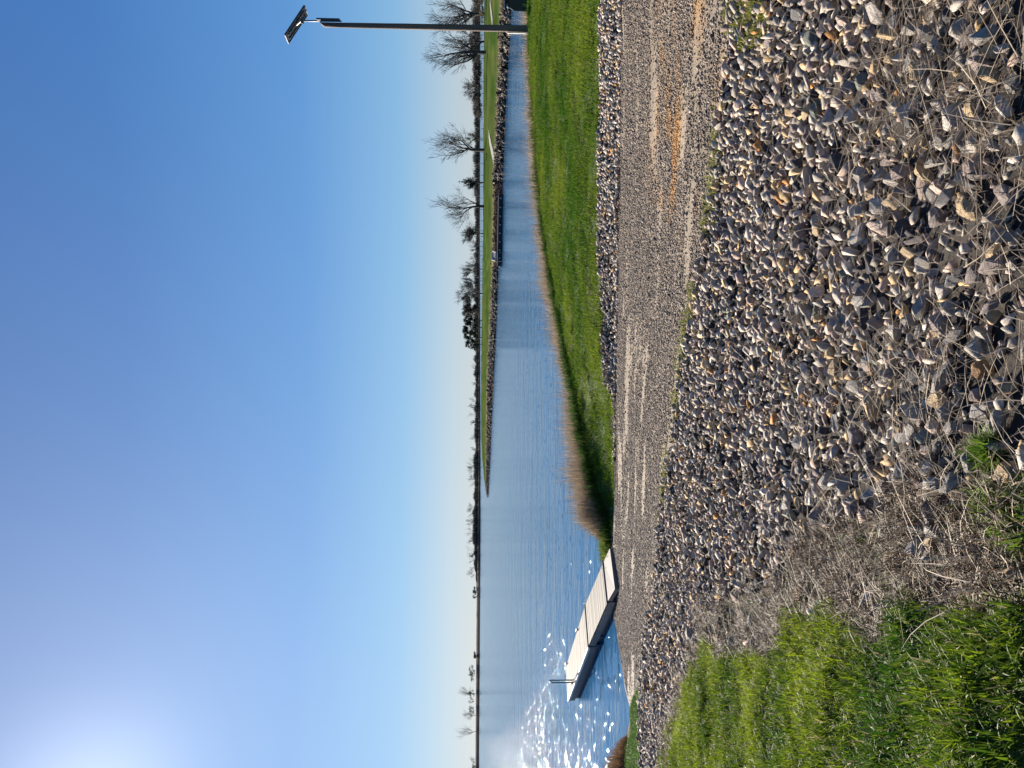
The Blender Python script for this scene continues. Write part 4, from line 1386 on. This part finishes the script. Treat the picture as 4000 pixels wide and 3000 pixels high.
for (oy_, tp_, w_, lab_, sd_, cc_) in [(2720, 1830, 40, 'dark bush at the foot of the slender tree on the far dam', 61, BR), (2776, 1832, 36, 'small dark evergreen bush on the far dam', 62, DG), (2620, 1834, 46, 'twiggy bushes on the far dam', 63, BR), (2316, 1850, 44, 'low bush standing alone on the far dam', 64, DG), (2995, 1846, 30, 'dark bush at the left picture edge on the far dam', 65, DG), (2560, 1853, 30, 'small bush left of the dock rail on the far dam', 66, BR)]:
    b_ = far_base(oy_)
    a_, bb_, dp_ = proj(np.array([tuple(b_)]))
    bush(b_, float((a_[0] - tp_) / F * dp_[0]), float(w_ / F * dp_[0]), lab_, 700, 0.9, *cc_, sd_, group='bushes on the far dam')

# ------------------------------------------------------------------ fence, utility pole, board, floating dock
M_WOOD = plain('weathered_wood', (0.11, 0.095, 0.08), 0.85, var=0.3, scale=6, bump=0.2)
M_DARKW = plain('dark_wood', (0.05, 0.043, 0.045), 0.8, var=0.35, scale=5, bump=0.2)
cr_ = [pen(tab(PCR, oy_) + 0.6, oy_) for oy_ in np.arange(40, 1370, 8)]
line = np.array([tuple(p_) for p_ in cr_])
seg = np.hypot(*np.diff(line[:, :2], axis=0).T); cum = np.concatenate([[0], np.cumsum(seg)])
npost = 60
fo = empty('post_fence', cr_[0], 'low dark post and wire fence along the crest of the far lawn', 'fence')
pp_ = [Vector([np.interp(s_, cum, line[:, k]) for k in range(3)]) for s_ in np.linspace(0, cum[-1], npost)]
for p_ in pp_:
    MB().tube([p_ - Vector((0, 0, 0.3)), p_ + Vector((0, 0, 0.62))], 0.05, 5).build('post', M_DARKW, fo)
for hh in (0.3, 0.55):
    MB().tube([p_ + Vector((0, 0.06, hh)) for p_ in pp_], 0.012, 3).build('rail', M_DARKW, fo)
b_ = pen(1888.5, 712); H_ = (1888.5 - 1789) / F * b_.y
uo = empty('utility_pole', b_, 'slim dark utility pole in front of the low bushy bare tree', 'utility pole')
MB().tube([b_ - Vector((0, 0, 0.4)), b_ + Vector((0, 0, H_))], [0.09, 0.06], 8).build('shaft', M_DARKW, uo)
MB().box(b_ + Vector((0, 0, H_ - 0.35)), (0.38, 0, 0), (0, 0.04, 0), (0, 0, 0.04)).build('crossarm', M_DARKW, uo)

M_BOARD = plain('grey_board', (0.27, 0.235, 0.215), 0.9, var=0.2, scale=4, bump=0, spec=0.05)
M_PALE = plain('pale_frame', (0.6, 0.56, 0.5), 0.9, var=0.1, scale=4, bump=0)
Yb = P(1962, 998, 0).y + 1.0
c0, c1, c2, c3 = PD(1924.5, 981, Yb + 2.0), PD(1938.5, 985, Yb), PD(1937, 1020, Yb), PD(1923.5, 1014, Yb + 2.0)
so_ = empty('notice_board', (c1 + c2) / 2 - Vector((0, 0, 0.1)), 'grey board with a pale frame standing on the dark bank by the floating dock', 'board')
nb = (c1 - c0).cross(c3 - c0).normalized()
if nb.y > 0: nb = -nb
MB().add([c0, c1, c2, c3, c0 - nb * 0.05, c1 - nb * 0.05, c2 - nb * 0.05, c3 - nb * 0.05], [(0, 1, 2, 3), (7, 6, 5, 4), (0, 4, 5, 1), (1, 5, 6, 2), (2, 6, 7, 3), (3, 7, 4, 0)]).build('panel', M_BOARD, so_)
fr = MB()
for a_, b2_ in ((c0, c1), (c1, c2), (c2, c3), (c3, c0)):
    fr.tube([a_ + nb * 0.05, b2_ + nb * 0.05], 0.08, 6)
fr.build('frame', M_PALE, so_)
for e_ in (c1, c2):
    MB().tube([e_ + nb * -0.04, Vector((e_.x, e_.y, -0.1))], 0.05, 6).build('leg', M_DARKW, so_)

M_FLOAT = plain('black_float', (0.015, 0.016, 0.02), 0.5, var=0.2, bump=0)
Ya, Yz = P(1965, 770, 0).y, P(1959.5, 1045, 0).y
pa = PD(1945.5, 770, Ya); pz = PD(1943, 1046, Yz); pa.z = pz.z = 0.58
fo = empty('floating_dock', (pa + pz) / 2 * 1.0, 'long low floating dock against the dark far bank', 'dock')
ax_ = (pz - pa); Ld = ax_.length; ax_.normalize(); ac_ = Vector((-ax_.y, ax_.x, 0))
if ac_.y < 0: ac_ = -ac_
mb = MB()
nb_ = 60
for k in range(nb_):
    mb.box(pa + ax_ * (Ld * (k + 0.5) / nb_) + ac_ * 0.9, ax_ * (Ld / nb_ * 0.47), ac_ * 0.9, (0, 0, 0.03))
mb.build('deck', M_DARKW, fo)
MB().box((pa + pz) / 2 + Vector((0, 0, -0.13)) - ac_ * 0.03, ax_ * Ld / 2, ac_ * 0.03, (0, 0, 0.1)).build('fascia', M_FLOAT, fo)
for k in range(8):
    MB().box(pa + ax_ * (Ld * (k + 0.5) / 8) + ac_ * 0.9 + Vector((0, 0, -0.36)), ax_ * (Ld / 8 * 0.44), ac_ * 0.75, (0, 0, 0.3)).build('float', M_FLOAT, fo, bevel=0.04)
for k in range(9):
    e_ = pa + ax_ * (Ld * (k + 0.1) / 8.3) - ac_ * 0.12
    MB().tube([e_ + Vector((0, 0, -0.36)), e_ + Vector((0, 0, -0.16))], 0.09, 8).build('bumper', M_PALE, fo, True)

# ------------------------------------------------------------------ dock at the ramp
M_DECK = None


def deck_mat():
    m, t, b, o = new_mat('deck_board')
    oi = N(t, 'ShaderNodeTexCoord')
    n = N(t, 'ShaderNodeTexNoise', Scale=3.0, Detail=8.0, Roughness=0.7)
    t.links.new(oi.outputs['Object'], n.inputs['Vector'])
    g = N(t, 'ShaderNodeNewGeometry')
    r = N(t, 'ShaderNodeValToRGB')
    r.color_ramp.elements[0].color = (0.060, 0.055, 0.048, 1); r.color_ramp.elements[1].color = (0.112, 0.101, 0.086, 1)
    ad = N(t, 'ShaderNodeMath', operation='ADD'); ml = N(t, 'ShaderNodeMath', operation='MULTIPLY'); ml.inputs[1].default_value = 0.6
    t.links.new(g.outputs['Random Per Island'], ml.inputs[0])
    ml2 = N(t, 'ShaderNodeMath', operation='MULTIPLY'); ml2.inputs[1].default_value = 0.6
    t.links.new(n.outputs[0], ml2.inputs[0])
    t.links.new(ml.outputs[0], ad.inputs[0]); t.links.new(ml2.outputs[0], ad.inputs[1])
    t.links.new(ad.outputs[0], r.inputs[0]); t.links.new(r.outputs[0], b.inputs['Base Color'])
    b.inputs['Roughness'].default_value = 0.8
    return m


M_DECK = deck_mat()
M_PLATE = plain('ramp_plate', (0.135, 0.122, 0.122), 0.7, var=0.08, scale=5, bump=0.1, bscale=30)
M_METAL = plain('galvanised_metal', (0.16, 0.165, 0.175), 0.5, metal=0.5, var=0.15, scale=10, bump=0.05)
M_FRAME = plain('dark_frame', (0.05, 0.055, 0.07), 0.55, var=0.2, scale=6, bump=0.1)
M_TRIM = plain('white_edge_strip', (0.45, 0.44, 0.42), 0.5, var=0.08, bump=0)
ZD = 0.31
A0 = P(2372.8, 2352, ZD)                     # near joint of plate and dock
A1 = P(2356.5, 2196.6, ZD)                   # far joint
E0 = P(2219, 2734.6, ZD); E1 = P(2211.8, 2602.5, ZD)
J0 = P(2298.6, 2523, ZD); J1 = P(2286, 2363, ZD)
do = empty('boat_dock', (A0 + E1) / 2 - Vector((0, 0, ZD)), 'long boarded boat dock with a white edged floating end, reaching out from the gravel ramp', 'dock')


def boards(a0, a1, b0, b1, w, gap, th):
    mb = MB()
    L0 = ((b0 + b1) / 2 - (a0 + a1) / 2).length
    nn = int(L0 / w)
    for k in range(nn):
        t0, t1 = (k + gap) / nn, (k + 1 - gap) / nn
        q_ = [a0.lerp(b0, t0), a1.lerp(b1, t0), a1.lerp(b1, t1), a0.lerp(b0, t1)]
        dz = Vector((0, 0, random.uniform(-0.003, 0.003)))
        v = [p_ + dz for p_ in q_] + [p_ + dz - Vector((0, 0, th)) for p_ in q_]
        mb.add(v, [(0, 1, 2, 3), (7, 6, 5, 4), (0, 4, 5, 1), (1, 5, 6, 2), (2, 6, 7, 3), (3, 7, 4, 0)])
    return mb


def skirt(a, b, z0, z1, th, inw):
    """vertical board from a to b, thickness towards inw"""
    i_ = inw.normalized() * th
    v = [Vector((p_.x, p_.y, z)) + o_ for z in (z0, z1) for (p_, o_) in ((a, Vector()), (b, Vector()), (b, i_), (a, i_))]
    return MB().add(v, [(0, 1, 2, 3), (7, 6, 5, 4), (0, 4, 5, 1), (1, 5, 6, 2), (2, 6, 7, 3), (3, 7, 4, 0)])


dirn = (J0 - A0).normalized()
acr = (A1 - A0).normalized()
boards(A0, A1, J0 - dirn * 0.03, J1 - dirn * 0.03, 0.14, 0.06, 0.04).build('deck', M_DECK, do)
boards(J0 + dirn * 0.03 - acr * 0.02, J1 + dirn * 0.03, E0, E1, 0.14, 0.06, 0.04).build('deck', M_DECK, do)
skirt(A0 - acr * 0.01, J0 - acr * 0.01, 0.12, ZD - 0.045, 0.05, acr).build('side_beam', M_FRAME, do)
skirt(A1 + acr * 0.01, J1 + acr * 0.01, 0.12, ZD - 0.045, 0.05, -acr).build('side_beam', M_FRAME, do)
skirt(J0 - acr * 0.02 + dirn * 0.05, E0 - acr * 0.02, 0.09, ZD - 0.045, 0.05, acr).build('side_beam', M_FRAME, do)
skirt(J1 + acr * 0.02 + dirn * 0.05, E1 + acr * 0.02, 0.09, ZD - 0.045, 0.05, -acr).build('side_beam', M_FRAME, do)
skirt(E0 + dirn * 0.01, E1 + dirn * 0.01, 0.09, ZD - 0.045, 0.05, -dirn).build('end_beam', M_FRAME, do)
skirt(J0 - acr * 0.055 + dirn * 0.05, E0 - acr * 0.055, ZD - 0.05, ZD + 0.012, 0.05, acr).build('edge_strip', M_TRIM, do)
skirt(E0 + dirn * 0.012, E1 + dirn * 0.012, ZD - 0.05, ZD + 0.012, 0.04, -dirn).build('edge_strip', M_TRIM, do)
skirt(A0 + acr * 0.1 + dirn * 0.3, J0 + acr * 0.1, -0.15, 0.12, 0.05, acr).build('float_shade_skirt', M_FLOAT, do)  # black skirts stand in for the shade under the deck and between floats
skirt(J0 + acr * 0.04 + dirn * 0.06, E0 + acr * 0.04 - dirn * 0.05, -0.15, 0.09, 0.05, acr).build('float_shade_skirt', M_FLOAT, do)
skirt(E0 + acr * 0.05 - dirn * 0.06, E1 - acr * 0.05 - dirn * 0.06, -0.15, 0.09, 0.05, -dirn).build('float_shade_skirt', M_FLOAT, do)
for (a_, b_) in ((J0, J1), (A0, A1)):
    MB().tube([a_ - acr * 0.03, b_ + acr * 0.03], 0.03, 8).build('joint_bar', M_FRAME, do)
for k in range(3):
    t_ = 0.18 + 0.32 * k
    ctr_ = (J0.lerp(E0, t_) + J1.lerp(E1, t_)) / 2; ctr_.z = 0.02
    MB().box(ctr_, dirn * 0.7, acr * 0.42, (0, 0, 0.2)).build('float', M_FLOAT, do, bevel=0.05)
for t_ in (0.15, 0.85):
    for a_, b_ in ((A0, J0), (A1, J1)):
        p_ = a_.lerp(b_, t_) + (acr * 0.09 if a_ is A0 else -acr * 0.09)
        MB().tube([Vector((p_.x, p_.y, -0.8)), Vector((p_.x, p_.y, ZD - 0.05))], 0.04, 8).build('leg', M_METAL, do, True)


def cleat(p_, d_):
    mb = MB()
    mb.tube([p_ + d_ * -0.11 + Vector((0, 0, 0.06)), p_ + d_ * 0.11 + Vector((0, 0, 0.06))], 0.018, 8)
    for s_ in (-0.04, 0.04): mb.tube([p_ + d_ * s_, p_ + d_ * s_ + Vector((0, 0, 0.06))], 0.016, 6)
    mb.build('cleat', M_METAL, do)


cleat(J1.lerp(E1, 0.33) - acr * 0.06, dirn); cleat(J1.lerp(E1, 0.92) - acr * 0.05, dirn); cleat(J0.lerp(E0, 0.72) + acr * 0.1, dirn)
# inverted U rail at the near edge
R0 = P(2243, 2661, ZD)
h_ = (2243 - 2147) / F * R0.y
uv = (dirn * 0.15 + acr * 0.07)
rp = [R0 - uv]
for k in range(0, 9):
    an = math.pi * k / 8
    rp.append(R0 - uv * math.cos(an) + Vector((0, 0, h_ - 0.07 + 0.07 * math.sin(an))))
rp.append(R0 + uv)
MB().tube(rp, 0.021, 8).build('hand_rail', M_METAL, do, True)
MB().tube([R0 - uv + Vector((0, 0, h_ * 0.52)), R0 + uv + Vector((0, 0, h_ * 0.52))], 0.016, 8).build('cross_bar', M_METAL, do, True)
MB().tube([R0 - uv + Vector((0, 0, 0.02)), R0 - uv - dirn * 1.0 + acr * 0.06 + Vector((0, 0, 0.02))], 0.018, 6).build('mooring_bar', M_METAL, do)
# plate between ramp and dock
G0 = P(2401.7, 2301.5, 0.25); G1 = P(2382, 2142, 0.28)
a0_, a1_ = A0 - dirn * 0.05, A1 - dirn * 0.05
v = [G0, G1, a1_, a0_]
v = v + [p_ - Vector((0, 0, 0.10)) for p_ in v]
MB().add(v, [(0, 1, 2, 3), (7, 6, 5, 4), (0, 4, 5, 1), (1, 5, 6, 2), (2, 6, 7, 3), (3, 7, 4, 0)]).build('approach_plate', M_PLATE, do)

# ------------------------------------------------------------------ solar light on a wooden pole
PB = hit(2067, 113)
DP = PB.y
ptop = PD(1247, 97, DP)
po = empty('solar_pole', PB, 'tall round wooden pole with a tilted solar panel on top', 'solar pole')
M_POLE = plain('pole_wood', (0.125, 0.095, 0.075), 0.85, var=0.4, scale=5, bump=0.5, bscale=18, stretch=(1, 1, 0.08))
ax2 = (ptop - PB)
pts_ = [PB - Vector((0, 0, 0.4))] + [PB + ax2 * t_ for t_ in np.linspace(0, 0.985, 14)]
rr_ = [0.122 * (1 - 0.30 * t_) * (1 + 0.02 * math.sin(k_ * 2.3)) for k_, t_ in enumerate([0] + list(np.linspace(0, 1, 14)))]
mb = MB().tube(pts_, rr_, 16, True)
# slanted top cut
for k in range(16):
    i_ = len(mb.v) - 16 + k
    x_, y_, z_ = mb.v[i_]
    mb.v[i_] = (x_, y_, z_ + (x_ - pts_[-1].x) * 1.2)
mb.build('shaft', M_POLE, po, True)
M_PANEL = plain('panel_back', (0.06, 0.065, 0.06), 0.5, var=0.25, scale=3, bump=0.05)
M_CELL = plain('solar_cell', (0.012, 0.018, 0.05), 0.15, var=0.2, scale=20, bump=0)
m0, m1 = PD(1335, 89, DP), PD(1178, 84, DP)
off_ = Vector((0.03, -0.06, 0))
MB().tube([m0 + off_, m1 + off_ * 0.4], 0.03, 8).build('mast', M_METAL, po, True)
jb = PD(1284, 84, DP) + Vector((0.02, -0.1, 0))
MB().box(jb, (0.035, 0, 0), (0, 0.06, 0), (0, 0, 0.42)).build('junction_box', M_FRAME, po, bevel=0.012)
best = None
for da in np.linspace(-1.0, 1.0, 81):
    for db in np.linspace(0.3, 1.2, 46):
        q0, q1, q2 = PD(1188, 20, DP), PD(1111, 136, DP + da), PD(1199, 56, DP + db)
        va, vb = q1 - q0, q2 - q0
        e_ = abs(va.normalized().dot(vb.normalized())) + abs(vb.length - 0.9) * 0.5 + abs(va.length - 1.5) * 0.3
        if best is None or e_ < best[0]: best = (e_, q0, va, vb)
_, q0, va, vb = best
pc_ = q0 + (va + vb) / 2
vn = va.cross(vb).normalized()
if vn.z < 0: vn = -vn
MB().box(pc_, va / 2, vb / 2, vn * 0.018).build('solar_panel', M_PANEL, po)
MB().box(pc_ + vn * 0.022, va * 0.48, vb * 0.47, vn * 0.003).build('cell_sheet', M_CELL, po)
fr = MB()
cs_ = [pc_ + va * sx_ / 2 + vb * sy_ / 2 - vn * 0.03 for sx_, sy_ in ((-1, -1), (1, -1), (1, 1), (-1, 1))]
for k in range(4): fr.tube([cs_[k], cs_[(k + 1) % 4]], 0.02, 4)
fr.build('panel_frame', M_FRAME, po)
for s_ in (-0.22, 0.22):
    MB().box(pc_ + vb * s_ - vn * 0.045, va * 0.4, vb.normalized() * 0.02, vn * 0.018).build('support_rail', M_METAL, po)
MB().tube([m1 + off_ * 0.4, pc_ - vn * 0.04], 0.028, 8).build('bracket', M_METAL, po)
lb = PD(1181, 92, DP)
MB().tube([lb + Vector((0, -0.1, 0.03)), lb + Vector((-0.02, -0.1, -0.07))], [0.035, 0.045], 10).build('lamp_head', M_FRAME, po, True)
MB().box(PB + Vector((-0.16, 0.02, 0.3)), (0.012, 0, 0), (0, 0.03, 0), (0, 0, 0.5)).build('conduit', M_PALE, po)

# ------------------------------------------------------------------ dark green bin by the pole
DB = DP + 0.6
bb = hit(2064, 20)
M_BIN = plain('dark_green_paint', (0.008, 0.022, 0.02), 0.35, var=0.2, scale=3, bump=0.03)
M_LID = plain('black_lid', (0.012, 0.012, 0.014), 0.4, var=0.2, bump=0.05)
M_GLINT = plain('grey_glint', (0.30, 0.36, 0.38), 0.3, var=0.1, bump=0)  # grey tone painted in for the glint between lid and body
bo = empty('bin', PD(2062, -30, DB), 'dark green bin with a black lid behind the wooden pole at the picture edge', 'bin')


_bd = Vector((bb.x, bb.y, 0)).normalized()


def prism(pix, y0, y1):
    fr_ = [PD(ox, oy, y0) for ox, oy in pix]
    off2 = _bd * (y1 - y0)
    bk_ = [p_ + off2 for p_ in fr_]
    n_ = len(pix)
    f_ = [tuple(range(n_)), tuple(range(2 * n_ - 1, n_ - 1, -1))]
    f_ += [(k, k + n_, (k + 1) % n_ + n_, (k + 1) % n_) for k in range(n_)]
    return MB().add(fr_ + bk_, f_)


def sym(half, cx=-32):
    return half + [(ox, 2 * cx - oy) for ox, oy in reversed(half)]


prism(sym([(2066, 44), (2052, 45), (2036, 43.5), (2016, 43), (2006, 41), (1999, 36), (1992, 30), (1988, 26)]), DB, DB + 0.9).build('body', M_BIN, bo, bevel=0.01)
prism(sym([(2064, 47.5), (2054, 46.5), (2054, 44)]), DB - 0.06, DB - 0.005).build('base_skirt', M_BIN, bo)
prism(sym([(1977.5, 37), (1973, 36.5), (1970.5, 33)]), DB - 0.05, DB + 0.95).build('lid', M_LID, bo, bevel=0.008)
prism(sym([(1992.5, 34), (1986, 33), (1978.5, 22), (1978.5, 14), (1982, 14), (1983, 20)], -32)[:6], DB + 0.03, DB + 0.87).build('side_glint', M_GLINT, bo)
prism([(1988, 24), (1978, 16), (1978, -80), (1988, -88)], DB + 0.25, DB + 0.65).build('inner_liner', M_LID, bo)
